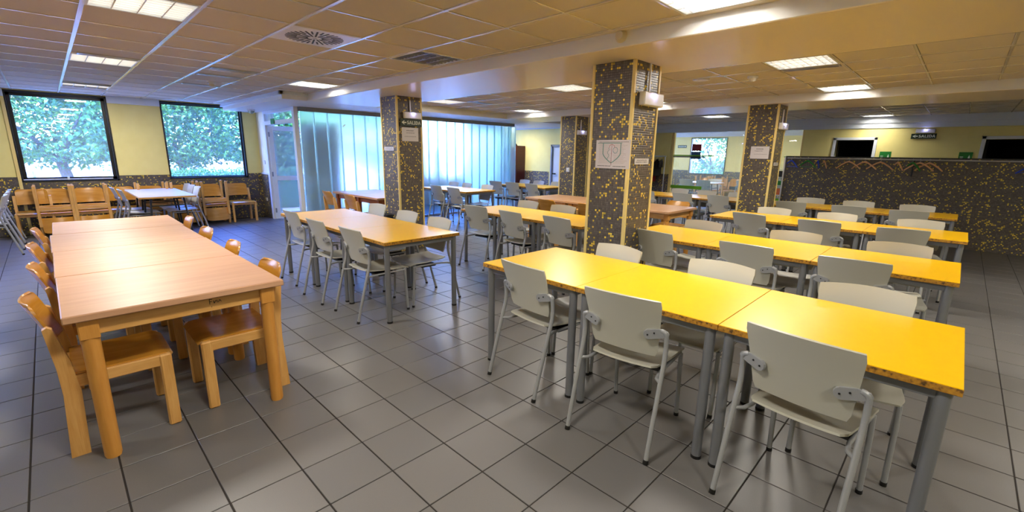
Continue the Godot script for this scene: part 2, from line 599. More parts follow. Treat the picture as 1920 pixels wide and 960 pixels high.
func build_beams() -> void:
	beam(Vector3(2.545, SOFFIT, -6.25), Vector3(3.80, 2.74, 5.5), "long painted ceiling beam over the two nearer mosaic pillars")
	beam(Vector3(7.225, SOFFIT, -6.25), Vector3(8.50, 2.74, 5.5), "long painted ceiling beam over the two farther mosaic pillars")
	# the lowered strip in front of the ribbed glass, turning to the window wall by the door
	var st := mb()
	lohi(st, Vector3(2.15, SOFFIT, -7.50), Vector3(10.53, 2.74, -6.25), 0.003)
	lohi(st, Vector3(2.15, SOFFIT, -9.75), Vector3(2.90, 2.74, -7.50), 0.003)
	lohi(st, Vector3(8.6, SOFFIT, -9.75), Vector3(10.53, 2.74, -7.50), 0.003)
	var o := struct("ceiling_beam", st, M.beam_white, "lowered white ceiling strip above the ribbed glass wall and the entrance")
	st = mb()
	lohi(st, Vector3(2.10, CEIL - 0.045, -9.75), Vector3(2.155, CEIL + 0.02, -6.20), 0.004)
	lohi(st, Vector3(2.10, CEIL - 0.045, -6.255), Vector3(2.55, CEIL + 0.02, -6.20), 0.004)
	obj("moulding", st, M.cornice_white, o)

# ---------------------------------------------------------------- walls, windows, doors
const WZ := -9.75     # the inner face of the window wall
const WINS := [[-5.15, -3.85], [-3.08, -1.80], [-1.01, 0.275], [1.06, 2.50]]

func build_window_wall() -> void:
	var st := mb()
	var top := 2.43
	var sill := 0.905
	lohi(st, Vector3(-5.8, 0, WZ - 0.25), Vector3(2.78, sill, WZ))
	lohi(st, Vector3(-5.8, top, WZ - 0.25), Vector3(2.78, 2.76, WZ))
	var x := -5.8
	for w in WINS:
		lohi(st, Vector3(x, sill, WZ - 0.25), Vector3(w[0], top, WZ))
		x = w[1]
	lohi(st, Vector3(x, sill, WZ - 0.25), Vector3(2.78, top, WZ))
	var wall := struct("wall_left", st, M.wall_yellow, "yellow window wall above a dark mosaic band")
	st = mb()
	lohi(st, Vector3(-5.8, 0, WZ), Vector3(2.78, sill - 0.005, WZ + 0.012))
	x = -5.8
	for w in WINS:
		lohi(st, Vector3(x, sill - 0.01, WZ), Vector3(w[0], 1.0, WZ + 0.012))
		x = w[1]
	lohi(st, Vector3(x, sill - 0.01, WZ), Vector3(2.78, 1.0, WZ + 0.012))
	obj("wainscot", st, M.mosaic, wall)
	st = mb()
	x = -5.8
	for w in WINS:
		lohi(st, Vector3(x, 2.32, WZ), Vector3(w[0], 2.46, WZ + 0.03), 0.003)
		x = w[1]
	lohi(st, Vector3(x, 2.32, WZ), Vector3(2.78, 2.46, WZ + 0.03), 0.003)
	obj("cornice", st, M.cornice_white, wall)
	st = mb()
	lohi(st, Vector3(-1.055, 0, WZ), Vector3(-1.012, 2.43, WZ + 0.02), 0.003)
	obj("corner_strip", st, M.strip_yellow, wall)
	for k in WINS.size():
		var w = WINS[k]
		st = mb()
		var f := 0.05 if k == 2 else 0.022
		var d := 0.13
		lohi(st, Vector3(w[0], sill, WZ - d), Vector3(w[0] + 0.02, top, WZ + 0.012), 0.002)
		lohi(st, Vector3(w[1] - 0.03, sill, WZ - d), Vector3(w[1], top, WZ + 0.012), 0.002)
		lohi(st, Vector3(w[0], top - 0.03, WZ - d), Vector3(w[1], top, WZ + 0.012), 0.002)
		lohi(st, Vector3(w[0], sill, WZ - d), Vector3(w[1], sill + 0.03, WZ + 0.012), 0.002)
		var win := struct("window_%d" % (k + 1), st, M.black_frame, ["", "", "left window with a thick black frame", "right window with a thin black frame"][k])
		st = mb()
		var a := Vector3(w[0] + 0.02, sill + 0.03, 0)
		var b := Vector3(w[1] - 0.03, top - 0.03, 0)
		for q in [[a.x, a.y, a.x + f, b.y], [b.x - f, a.y, b.x, b.y], [a.x, b.y - f, b.x, b.y], [a.x, a.y, b.x, a.y + f]]:
			lohi(st, Vector3(q[0], q[1], WZ - 0.12), Vector3(q[2], q[3], WZ - 0.075), 0.003)
		obj("sash", st, M.black_frame, win)
		if k == 2:
			st = mb()
			lohi(st, Vector3(a.x, a.y + 0.005, WZ - 0.074), Vector3(b.x - 0.06, a.y + 0.022, WZ - 0.05), 0.003)
			lohi(st, Vector3(-0.44, a.y, WZ - 0.076), Vector3(-0.41, a.y + 0.06, WZ - 0.045), 0.003)
			obj("slide_rail", st, M.white_frame, win)
		st = mb()
		lohi(st, Vector3(a.x + f * 0.5, a.y + f * 0.5, WZ - 0.10), Vector3(b.x - f * 0.5, b.y - f * 0.5, WZ - 0.094))
		obj("pane", st, M.window_glass, win)

func build_entrance() -> void:
	# short return wall between the windows and the door
	var st := mb()
	lohi(st, Vector3(2.78, 0, WZ - 0.25), Vector3(2.98, 2.76, -9.22))
	var wall := struct("wall_entrance", st, M.wall_cream, "short cream wall beside the entrance door")
	st = mb()
	lohi(st, Vector3(2.766, 0, WZ), Vector3(2.781, 0.985, -9.22))
	obj("wainscot", st, M.mosaic, wall)
	st = mb()
	lohi(st, Vector3(2.755, 0.985, WZ + 0.02), Vector3(2.785, 1.015, -9.25), 0.004)
	obj("dado_rail", st, M.white_frame, wall)
	# frame with its fanlight
	st = mb()
	lohi(st, Vector3(2.76, 0, -9.25), Vector3(2.84, SOFFIT, -9.15), 0.004)
	lohi(st, Vector3(2.76, 0, -7.58), Vector3(2.84, SOFFIT, -7.47), 0.004)
	lohi(st, Vector3(2.76, 2.04, -9.16), Vector3(2.84, 2.12, -7.57), 0.004)
	lohi(st, Vector3(2.76, 2.27, -9.16), Vector3(2.84, SOFFIT, -7.57), 0.004)
	var d := struct("door_1", st, M.white_frame, "white framed glazed entrance door standing open below a fanlight")
	st = mb()
	lohi(st, Vector3(2.795, 2.11, -9.15), Vector3(2.803, 2.28, -7.58))
	obj("fanlight", st, M.window_glass, d)
	st = mb()
	bx(st, Vector3(2.748, 2.10, -8.62), Vector3(0.012, 0.11, 0.20), 0.002)
	obj("exit_plate", st, M.sign_bright_green, d)
	var t := Transform3D(Basis(Vector3.UP, deg_to_rad(-14)), Vector3(2.80, 0, -9.13))
	st = mb()
	for q in [[0.0, 0.01, 0.10, 2.03], [0.82, 0.01, 0.92, 2.03], [0.1, 1.93, 0.82, 2.03], [0.1, 0.01, 0.82, 0.16], [0.1, 0.86, 0.82, 0.96]]:
		bx(st, Vector3((q[0] + q[2]) / 2, (q[1] + q[3]) / 2, 0), Vector3(q[2] - q[0], q[3] - q[1], 0.045), 0.004, t)
	var leaf := obj("door_leaf", st, M.white_frame, d)
	st = mb()
	bx(st, Vector3(0.46, 1.445, 0), Vector3(0.73, 0.98, 0.008), 0, t)
	bx(st, Vector3(0.46, 0.51, 0), Vector3(0.73, 0.71, 0.008), 0, t)
	obj("pane", st, M.door_glass, leaf)
	st = mb()
	for k in 3:
		bx(st, Vector3(0.015, [0.2, 1.0, 1.85][k], 0.028), Vector3(0.03, 0.10, 0.02), 0.003, t)
	obj("hinge", st, M.grey_frame, leaf)
	# the ribbed glass wall: upright U-shaped planks in a metal channel
	st = mb()
	lohi(st, Vector3(2.84, 2.255, -7.50), Vector3(8.68, SOFFIT, -7.40), 0.004)
	var ch := struct("glass_wall", st, M.grey_frame, "long wall of upright ribbed frosted glass planks under a metal channel")
	st = mb()
	lohi(st, Vector3(2.84, 0.0, -7.49), Vector3(8.68, 0.04, -7.41), 0.003)
	obj("floor_channel", st, M.aluminium, ch)
	var w := 0.262
	st = mb()
	var prof := PackedVector2Array([Vector2(-w / 2, 0), Vector2(w / 2, 0), Vector2(w / 2, -0.05), Vector2(w / 2 - 0.008, -0.05), Vector2(w / 2 - 0.008, -0.008), Vector2(-w / 2 + 0.008, -0.008), Vector2(-w / 2 + 0.008, -0.05), Vector2(-w / 2, -0.05)])
	prism(st, prof, 2.225, Transform3D(Basis(Vector3(1, 0, 0), Vector3(0, 0, 1), Vector3(0, 1, 0)), Vector3.ZERO))
	var plank := st.commit()
	var x := 2.86 + w / 2
	while x < 8.66:
		var o := put("glass_plank", plank, M.frosted_glass, ch)
		o.position = Vector3(x, 1.148, -7.425)
		x += 0.2685
	# glazed inner door and slatted screen that show dimly through the glass
	var vd := thing("porch_door", "white framed door with dark slats, blurred behind the ribbed glass beside the entrance", "door", Vector3(3.31, 0, -8.60))
	st = mb()
	for q in [[0.0, 0.0, 0.07, 2.10], [0.76, 0.0, 0.83, 2.10], [0.07, 2.0, 0.76, 2.10], [0.07, 0.0, 0.76, 0.12], [0.07, 0.80, 0.76, 0.90]]:
		lohi(st, Vector3(q[0], q[1], -0.025), Vector3(q[2], q[3], 0.025), 0.004)
	obj("frame", st, M.white_frame, vd)
	st = mb()
	lohi(st, Vector3(0.06, 0.11, -0.006), Vector3(0.77, 2.02, 0.006))
	obj("panel", st, M.grey_blind, vd)
	for k in 6:
		st = mb()
		lohi(st, Vector3(0.10, 0.98 + k * 0.115, 0.008), Vector3(0.74, 1.03 + k * 0.115, 0.02))
		obj("slat", st, M.grey_frame, vd)
	for k in 2:
		st = mb()
		var px: float = [6.55, 7.05][k]
		lohi(st, Vector3(px, -0.2, -9.0), Vector3(px + 0.16, 1.95 - 0.25 * k, -8.85), 0.01)
		tag(obj("garden_post", st, M.grey_frame), "dark post blurred behind the ribbed glass, %s of two" % ["left", "right"][k], "post", "posts behind the ribbed glass")
	st = mb()
	lohi(st, Vector3(5.6, -0.22, -9.4), Vector3(8.4, 0.85, -9.25), 0.01)
	tag(obj("planter_wall", st, M.grey_frame), "low grey wall blurred behind the right part of the ribbed glass", "wall")
	# corner return of the glass at its far end
	for k in 8:
		var o := put("glass_plank", plank, M.frosted_glass, ch)
		o.position = Vector3(8.66, 1.148, -7.64 - k * 0.2685)
		o.rotation.y = PI / 2

func column(called_label: String, lo: Vector2, hi: Vector2) -> Node3D:
	var st := mb()
	lohi(st, Vector3(lo.x + 0.006, 0, lo.y + 0.006), Vector3(hi.x - 0.006, SOFFIT, hi.y - 0.006))
	var o := struct("mosaic_pillar", st, M.mosaic, called_label)
	for x: float in [lo.x, hi.x]:
		for z: float in [lo.y, hi.y]:
			st = mb()
			var sx := 0.026 if x == lo.x else -0.026
			var sz := 0.026 if z == lo.y else -0.026
			bx(st, Vector3(x + sx / 2, SOFFIT / 2, z + sz / 2), Vector3(0.03, SOFFIT, 0.03), 0.004)
			obj("corner_strip", st, M.strip_yellow, o)
	return o

func door_frame(called: String, label: String, x: float, z0: float, z1: float, top: float, m: Material) -> Node3D:
	var st := mb()
	for q in [[z0 - 0.06, 0.0, z0, top + 0.06], [z1, 0.0, z1 + 0.06, top + 0.06], [z0 - 0.06, top, z1 + 0.06, top + 0.06]]:
		lohi(st, Vector3(x - 0.02, q[1], q[0]), Vector3(x + 0.10, q[3], q[2]), 0.004)
	return struct(called, st, m, label)

func build_far_walls() -> void:
	# --- the wall with the two dark doorways and the glass partition, x = 12.4
	var X := 12.4
	var st := mb()
	var gz0 := -4.55
	var gz1 := -1.16
	var d1 := [-0.50, 0.20]
	var d2 := [1.95, 2.72]
	lohi(st, Vector3(X, 0, -6.6), Vector3(X + 0.2, 2.76, gz0))
	lohi(st, Vector3(X, 2.24, gz0), Vector3(X + 0.2, 2.76, gz1))
	lohi(st, Vector3(X, 0, gz1), Vector3(X + 0.2, 2.76, d1[0]))
	lohi(st, Vector3(X, 1.95, d1[0]), Vector3(X + 0.2, 2.76, d1[1]))
	lohi(st, Vector3(X, 0, d1[1]), Vector3(X + 0.2, 2.76, d2[0]))
	lohi(st, Vector3(X, 1.95, d2[0]), Vector3(X + 0.2, 2.76, d2[1]))
	lohi(st, Vector3(X, 0, d2[1]), Vector3(X + 0.2, 2.76, 5.5))
	var wall := struct("wall_back", st, M.wall_yellow, "yellow far wall with two dark doorways behind the mosaic partition")
	st = mb()
	lohi(st, Vector3(X - 0.05, 2.305, -6.6), Vector3(X, 2.46, 5.5), 0.004)
	lohi(st, Vector3(X - 0.025, 2.20, -6.6), Vector3(X, 2.31, 5.5), 0.004)
	obj("cornice", st, M.cornice_white, wall)
	st = mb()
	lohi(st, Vector3(X - 0.012, 0, -6.6), Vector3(X, 1.0, gz0))
	lohi(st, Vector3(X - 0.012, 0, gz1), Vector3(X, 1.0, d1[0] - 0.07))
	lohi(st, Vector3(X - 0.012, 0, d1[1] + 0.07), Vector3(X, 1.0, d2[0] - 0.07))
	obj("wainscot", st, M.mosaic, wall)
	for k in 2:
		var d = [d1, d2][k]
		var fr := door_frame("door_%d" % (k + 2), ["dark doorway in a pale frame, left one on the far yellow wall", "dark doorway in a pale frame at the right edge"][k], X, d[0], d[1], 1.95, M.white_frame)
		# the unlit room behind: walls, floor and ceiling
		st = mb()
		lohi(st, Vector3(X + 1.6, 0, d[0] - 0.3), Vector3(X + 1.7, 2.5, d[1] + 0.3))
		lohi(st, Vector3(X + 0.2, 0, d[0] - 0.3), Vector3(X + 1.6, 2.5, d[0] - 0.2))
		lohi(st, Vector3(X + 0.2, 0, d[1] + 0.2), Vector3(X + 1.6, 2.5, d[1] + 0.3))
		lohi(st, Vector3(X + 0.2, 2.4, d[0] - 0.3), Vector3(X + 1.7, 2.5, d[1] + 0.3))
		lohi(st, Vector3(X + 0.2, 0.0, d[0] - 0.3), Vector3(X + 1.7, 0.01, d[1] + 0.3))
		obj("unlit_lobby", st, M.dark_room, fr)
		st = mb()
		var t := Transform3D(Basis(Vector3.UP, deg_to_rad(-20)), Vector3(X + 0.12, 0, d[0] + 0.02))
		bx(st, Vector3(0.38, 0.975, 0), Vector3(0.72, 1.94, 0.04), 0.003, t)
		obj("door_leaf", st, M.black_frame, fr)
	# glass partition to the next dining room
	st = mb()
	lohi(st, Vector3(X + 0.03, 0, gz0), Vector3(X + 0.13, 2.24, gz0 + 0.07), 0.004)
	lohi(st, Vector3(X + 0.03, 0, gz1 - 0.05), Vector3(X + 0.13, 2.24, gz1), 0.004)
	var gp := struct("window_5", st, M.strip_yellow, "tall clear glass partition between the far pillars, stickers across it")
	st = mb()
	lohi(st, Vector3(X + 0.05, 2.20, gz0), Vector3(X + 0.09, 2.24, -3.0), 0.003)
	lohi(st, Vector3(X + 0.05, 1.50, gz0 + 0.07), Vector3(X + 0.085, 1.53, -3.55), 0.002)
	obj("glazing_bar", st, M.black_frame, gp)
	for k in 3:
		st = mb()
		var a: float = [gz0 + 0.07, -3.49, -2.32][k]
		var b: float = [-3.5, -2.33, gz1 - 0.05][k]
		lohi(st, Vector3(X + 0.07, 0.02, a), Vector3(X + 0.08, 2.235, b))
		obj("pane", st, M.window_glass, gp)
	st = mb()
	lohi(st, Vector3(X + 0.06, 1.535, gz0 + 0.07), Vector3(X + 0.069, 1.57, -3.3), 0)
	lohi(st, Vector3(X + 0.06, 0.60, gz0 + 0.07), Vector3(X + 0.069, 0.69, -3.55), 0)
	lohi(st, Vector3(X + 0.06, 1.535, -1.55), Vector3(X + 0.069, 1.57, gz1 - 0.05), 0)
	obj("green_stripe", st, M.green_sticker, gp)
	# --- the wall behind the red cabinet, x = 10.53
	X = 10.53
	st = mb()
	lohi(st, Vector3(X, 0, -10.0), Vector3(X + 0.2, 2.76, -7.60))
	lohi(st, Vector3(X, 1.80, -7.60), Vector3(X + 0.2, 2.76, -6.8))
	lohi(st, Vector3(X, 0, -6.8), Vector3(X + 0.2, 2.76, -6.4))
	lohi(st, Vector3(X, 0, -6.6), Vector3(12.6, 2.76, -6.4))
	var w2 := struct("wall_cabinet", st, M.wall_yellow, "yellow wall behind the dark red cabinet")
	st = mb()
	lohi(st, Vector3(X - 0.012, 0, -10.0), Vector3(X, 0.985, -7.66))
	obj("wainscot", st, M.mosaic, w2)
	st = mb()
	lohi(st, Vector3(X - 0.03, 2.30, -10.0), Vector3(X, 2.46, -6.4), 0.004)
	obj("cornice", st, M.cornice_white, w2)
	var fr2 := door_frame("door_4", "white door in a grey frame between the cabinet and the far pillar", X, -7.54, -6.86, 1.76, M.grey_frame)
	st = mb()
	lohi(st, Vector3(X + 0.03, 0.01, -7.54), Vector3(X + 0.07, 1.76, -6.86), 0.003)
	var lf := obj("door_leaf", st, M.white_frame, fr2)
	st = mb()
	bx(st, Vector3(X - 0.005, 0.93, -7.45), Vector3(0.05, 0.04, 0.12), 0.01)
	obj("door_handle", st, M.black_plastic, lf)
	# --- closing walls: the far dining room, the space behind the camera
	st = mb()
	lohi(st, Vector3(16.0, 0, -6.8), Vector3(16.25, 0.905, -0.7))
	lohi(st, Vector3(16.0, 2.19, -6.8), Vector3(16.25, 2.76, -0.7))
	lohi(st, Vector3(16.0, 0.905, -6.8), Vector3(16.25, 2.19, -5.52))
	lohi(st, Vector3(16.0, 0.905, -4.24), Vector3(16.25, 2.19, -0.7))
	for q in [[12.6, 0.0, 16.2, 0.905], [12.6, 2.35, 16.2, 2.76], [12.6, 0.9, 12.9, 2.36], [14.35, 0.9, 14.55, 2.36], [15.95, 0.9, 16.2, 2.36]]:
		lohi(st, Vector3(q[0], q[1], -6.8), Vector3(q[2], q[3], -6.6))
	lohi(st, Vector3(12.6, 0, -0.9), Vector3(16.2, 2.76, -0.82))
	var w3 := struct("wall_next_room", st, M.wall_yellow, "yellow wall of the next dining room with its window")
	st = mb()
	lohi(st, Vector3(15.988, 0, -6.6), Vector3(16.0, 0.90, -0.9))
	lohi(st, Vector3(15.988, 0.89, -6.6), Vector3(16.0, 1.03, -5.54))
	lohi(st, Vector3(15.988, 0.89, -4.22), Vector3(16.0, 1.03, -0.9))
	obj("wainscot", st, M.mosaic, w3)
	st = mb()
	lohi(st, Vector3(15.97, 2.22, -6.6), Vector3(16.0, 2.46, -0.9), 0.004)
	obj("cornice", st, M.cornice_white, w3)
	st = mb()
	for q in [[-5.52, 0.905, -5.49, 2.19], [-4.27, 0.905, -4.24, 2.19], [-5.52, 2.16, -4.24, 2.19], [-5.52, 0.905, -4.24, 0.935]]:
		lohi(st, Vector3(15.985, q[1], q[0]), Vector3(16.12, q[3], q[2]), 0.003)
	var wn := struct("window_6", st, M.black_frame, "bright window seen through the glass partition")
	st = mb()
	lohi(st, Vector3(16.06, 0.92, -5.505), Vector3(16.066, 2.175, -4.255))
	obj("pane", st, M.window_glass, wn)
	st = mb()
	lohi(st, Vector3(-5.8, 0, 5.5), Vector3(16.4, 2.76, 5.75))
	struct("wall_right", st, M.wall_yellow)
	st = mb()
	lohi(st, Vector3(-5.8, 0, -10.0), Vector3(-5.6, 2.76, 5.5))
	struct("wall_front", st, M.wall_yellow)
	st = mb()
	for q in [[8.70, 0.0, 8.78, 2.33], [9.60, 0.0, 9.67, 2.33], [10.45, 0.0, 10.53, 2.33], [8.70, 2.27, 10.53, 2.34], [8.70, 0.0, 10.53, 0.08]]:
		lohi(st, Vector3(q[0], q[1], -9.80), Vector3(q[2], q[3], -9.73), 0.003)
	var w7 := struct("window_7", st, M.white_frame, "tall window of the passage behind the ribbed glass")
	st = mb()
	lohi(st, Vector3(8.77, 0.07, -9.77), Vector3(10.46, 2.28, -9.764))
	obj("pane", st, M.window_glass, w7)
	# --- mosaic half wall with a rail for coat hangers
	st = mb()
	lohi(st, Vector3(10.53, 0, -1.02), Vector3(10.66, 1.555, 4.6))
	var hw := struct("wall_partition", st, M.mosaic, "head-high mosaic partition with a steel hanger rail")
	st = mb()
	lohi(st, Vector3(10.52, 1.555, -1.03), Vector3(10.67, 1.572, 4.6), 0.003)
	obj("coping", st, M.black_frame, hw)
	st = mb()
	lohi(st, Vector3(10.515, 0, -1.05), Vector3(10.67, 1.555, -1.02), 0.003)
	obj("end_strip", st, M.aluminium, hw)
	st = mb()
	tube(st, [Vector3(10.46, 1.53, -0.98), Vector3(10.46, 1.53, 4.5)], 0.012, 8)
	for z: float in [-0.9, 0.3, 1.1, 2.6, 3.8]:
		bx(st, Vector3(10.495, 1.53, z), Vector3(0.07, 0.012, 0.012))
	obj("hanger_rail", st, M.aluminium, hw)

# ---------------------------------------------------------------- ceiling fittings
func luminaire(cx: float, cz: float, label: String, lit := true, power := 1.0, drop := -0.006, sx := 0.55, sz := 0.55) -> void:
	var o := thing("ceiling_light", label, "ceiling light", Vector3(cx, CEIL, cz), 0.0, "louvred ceiling lights")
	var st := mb()
	var hx := sx / 2
	var hz := sz / 2
	for q in [[-hx, -hz, hx, -hz + 0.018], [-hx, hz - 0.018, hx, hz], [-hx, -hz + 0.018, -hx + 0.018, hz - 0.018], [hx - 0.018, -hz + 0.018, hx, hz - 0.018]]:
		lohi(st, Vector3(q[0], -0.003, q[1]), Vector3(q[2], 0.10, q[3]), 0.002)
	lohi(st, Vector3(-hx, 0.10, -hz), Vector3(hx, 0.112, hz))
	obj("housing", st, M.white_frame, o)
	st = mb()
	lohi(st, Vector3(-hx + 0.018, 0.085, -hz + 0.018), Vector3(hx - 0.018, 0.098, hz - 0.018))
	obj("lamp_diffuser", st, M.lamp_diffuser if lit else M.grey_blind, o)
	st = mb()
	for k in range(1, 4):
		bx(st, Vector3(-hx + sx * k / 4.0, 0.017, 0), Vector3(0.008, 0.032, sz - 0.036))
	for k in range(1, 9):
		bx(st, Vector3(0, 0.015, -hz + sz * k / 9.0), Vector3(sx - 0.036, 0.026, 0.004))
	obj("louvre", st, M.louvre if lit else M.aluminium, o)
	if lit:
		var l := AreaLight3D.new()
		l.name = "lamp"
		l.area_size = Vector2(sx - 0.24, sz - 0.24)
		l.area_normalize_energy = true
		l.light_color = LAMP_COLOR
		l.light_energy = LAMP_ENERGY * power
		l.shadow_enabled = true
		l.area_range = 25.0
		l.area_attenuation = 2.0
		o.add_child(l)
		l.position = Vector3(0, drop, 0)
		l.rotation.x = -PI / 2

func plan_lights() -> Array:
	var a := []
	# bay by the windows
	var r1 := "louvred ceiling light in the row over the wooden tables, "
	a.append([-0.0635, -2.291, r1 + "nearest, cut by the top edge", true])
	a.append([-0.0635, -5.111, r1 + "middle one with a slot vent", true])
	a.append([-0.0635, -8.20, r1 + "last one above the left window", true])
	var r2 := "louvred ceiling light along the first beam, "
	a.append([2.1925, 0.529, r2 + "large one at the top edge", true])
	a.append([2.1925, -2.291, r2 + "the switched-off one", false])
	a.append([2.1925, -5.111, r2 + "lit one nearest the entrance", true])
	# one more of the same rows, left of the picture
	a.append([-2.8835, -5.111, "louvred ceiling light of the window bay, out of sight on the left", true])
	a.append([-2.8835, -2.291, "louvred ceiling light of the window bay, out of sight left of the viewer", true])
	a.append([-0.0635, 0.529, "louvred ceiling light of the window bay, above the viewer", true])
	a.append([-0.0635, 3.349, "louvred ceiling light of the window bay, behind the viewer", true])
	a.append([2.1925, 3.349, "louvred ceiling light along the first beam, right of the picture", true])
	a.append([4.702, 3.29, "louvred ceiling light behind the first beam, right of the picture", true])
	a.append([6.92, 3.29, "louvred ceiling light before the second beam, right of the picture", true])
	# bay between the beams
	var r3 := "louvred ceiling light just behind the first beam, "
	a.append([4.702, 0.43, r3 + "right of the poster pillar", true])
	a.append([4.702, -2.43, r3 + "left of the poster pillar", true])
	a.append([4.702, -5.29, r3 + "farthest left, by the ribbed glass", true])
	var r4 := "louvred ceiling light just before the second beam, "
	a.append([6.92, 0.43, r4 + "right of the round detector", true])
	a.append([6.92, -2.43, r4 + "half hidden behind the poster pillar", true])
	a.append([6.92, -5.29, r4 + "before the dark red cabinet", true])
	# last bay
	a.append([11.97, 0.222, "louvred ceiling light of the last bay, above the left dark doorway", true])
	a.append([10.49, -2.598, "louvred ceiling light of the last bay, left of the notice pillar", true])
	a.append([11.97, 3.6, "louvred ceiling light of the last bay, right of the picture", true])
	return a

func build_ceiling_fittings() -> void:
	for p in plan_lights():
		# lamps close to a beam sit deep in their louvres
		if p[0] > 11.0: luminaire(p[0], p[1], p[2], p[3], 0.62, 0.05)
		elif p[0] > 6.5: luminaire(p[0], p[1], p[2], p[3], 0.8, 0.05)
		elif p[0] > 2.0 and p[0] < 2.5: luminaire(p[0], p[1], p[2], p[3], 1.0, 0.05)
		else: luminaire(p[0], p[1], p[2], p[3])
	luminaire(13.8, -5.1, "left louvred ceiling light of the next dining room behind the glass", true)
	luminaire(13.8, -2.7, "right louvred ceiling light of the next dining room behind the glass", true)
	# downlight of the passage behind the ribbed glass
	var dl := thing("downlight", "round downlight in the lowered ceiling of the passage by the red cabinet", "ceiling light", Vector3(9.55, SOFFIT, -8.5))
	var dst := mb()
	tube(dst, [Vector3(0, 0.004, 0), Vector3(0, -0.006, 0)], 0.12, 20)
	obj("rim", dst, M.white_frame, dl)
	dst = mb()
	tube(dst, [Vector3(0, -0.004, 0), Vector3(0, -0.009, 0)], 0.10, 20)
	obj("lamp_diffuser", dst, M.lamp_diffuser, dl)
	var da := AreaLight3D.new()
	da.name = "lamp"
	da.area_size = Vector2(0.17, 0.17)
	da.area_normalize_energy = true
	da.light_color = LAMP_COLOR
	da.light_energy = LAMP_ENERGY * 0.8
	da.shadow_enabled = true
	da.area_range = 25.0
	da.area_attenuation = 2.0
	dl.add_child(da)
	da.position = Vector3(0, -0.014, 0)
	da.rotation.x = -PI / 2
	# slot diffusers between the panels
	var slots := [[-0.04, -4.79, 0.50, 0, "slot air vent beside the middle light over the wooden tables"], [1.09, -4.66, 0.52, 0, "slot air vent, nearer of the pair by the small detector"], [1.09, -5.30, 0.52, 0, "slot air vent, farther of the pair by the small detector"], [1.12, -6.50, 0.5, 0, "slot air vent behind the small detector near the windows"],
		[5.07, 0.43, 0.52, 1, "slot air vent in the middle bay, right of the poster pillar"], [5.2, -4.9, 0.55, 0, "slot air vent in the middle bay near the exit-sign pillar"], [5.9, -6.0, 0.6, 0, "slot air vent in the middle bay nearest the ribbed glass"], [5.8, -4.35, 0.5, 0, "slot air vent in the middle bay before the cabinet"]]
	for s in slots:
		var o := thing("air_vent", s[4], "air vent", Vector3(s[0], CEIL, s[1]), PI / 2 if s[3] == 1 else 0.0, "slot air vents in the ceiling")
		var st := mb()
		var h: float = s[2] / 2.0
		for q in [[-h, -0.055, h, -0.040], [-h, 0.040, h, 0.055], [-h, -0.006, h, 0.006], [-h, -0.04, -h + 0.015, 0.04], [h - 0.015, -0.04, h, 0.04]]:
			lohi(st, Vector3(q[0], -0.006, q[1]), Vector3(q[2], 0.006, q[3]), 0.001)
		obj("frame", st, M.aluminium, o)
		st = mb()
		lohi(st, Vector3(-h + 0.01, 0.0, -0.045), Vector3(h - 0.01, 0.006, 0.045))
		obj("slot_backing", st, M.black_plastic, o)
	# swirl diffuser
	var sw := thing("swirl_vent", "square white ceiling vent with radiating black slots", "air vent", Vector3(1.0645, CEIL, -2.291))
	var st := mb()
	bx(st, Vector3(0, 0.004, 0), Vector3(0.55, 0.014, 0.55), 0.003)
	obj("plate", st, M.white_plastic, sw)
	st = mb()
	for k in 32:
		var a := TAU * (k + 0.5) / 32.0
		var r0: float = 0.055 if k % 2 == 0 else 0.14
		var t := Transform3D(Basis(Vector3.UP, a), Vector3(0, -0.0035, 0))
		bx(st, Vector3((r0 + 0.225) / 2, 0, 0), Vector3(0.225 - r0, 0.003, 0.014), 0, t)
	obj("slots", st, M.black_plastic, sw)
	st = mb()
	tube(st, [Vector3(0, 0, 0), Vector3(0, -0.008, 0)], 0.016, 12)
	obj("hub", st, M.aluminium, sw)
	# round and square devices
	for q in [[1.15, -6.07, 0.045, "small round smoke detector on the ceiling before the windows"], [5.25, -0.18, 0.05, "round smoke detector on the ceiling of the middle bay"]]:
		var o := thing("smoke_detector", q[3], "smoke detector", Vector3(q[0], CEIL, q[1]), 0, "smoke detectors")
		st = mb()
		tube(st, [Vector3(0, 0.004, 0), Vector3(0, -0.018, 0), Vector3(0, -0.022, 0)], [q[2] * 1.15, q[2] * 1.15, q[2]], 16)
		obj("base", st, M.white_plastic, o)
		st = mb()
		tube(st, [Vector3(0, -0.02, 0), Vector3(0, -0.045, 0), Vector3(0, -0.055, 0)], [q[2] * 0.8, q[2] * 0.75, q[2] * 0.4], 16)
		obj("sensor_head", st, M.ceiling_plaster, o)
	st = mb()
	tube(st, [Vector3(5.1, CEIL + 0.002, -0.72), Vector3(5.1, CEIL - 0.006, -0.72), Vector3(5.1, CEIL - 0.012, -0.72)], [0.10, 0.10, 0.085], 20)
	tag(obj("ceiling_speaker", st, M.white_plastic), "flat round ceiling speaker beside the round smoke detector", "speaker")
	var dm := thing("dome_camera", "small dome camera under the white ceiling strip by the entrance door", "camera", Vector3(2.45, SOFFIT, -8.9))
	st = mb()
	tube(st, [Vector3(0, 0.002, 0), Vector3(0, -0.03, 0)], 0.075, 16)
	obj("mount", st, M.white_plastic, dm)
	st = mb()
	tube(st, [Vector3(0, -0.03, 0), Vector3(0, -0.06, 0), Vector3(0, -0.08, 0), Vector3(0, -0.09, 0)], [0.06, 0.055, 0.035, 0.01], 16)
	obj("dome", st, M.door_glass, dm)
	st = mb()
	tube(st, [Vector3(2.546, 2.41, -0.27), Vector3(2.535, 2.41, -0.27), Vector3(2.51, 2.41, -0.27)], [0.05, 0.05, 0.03], 16)
	tag(obj("alarm_button", st, M.ceiling_plaster), "small round device on the near face of the first beam", "detector")

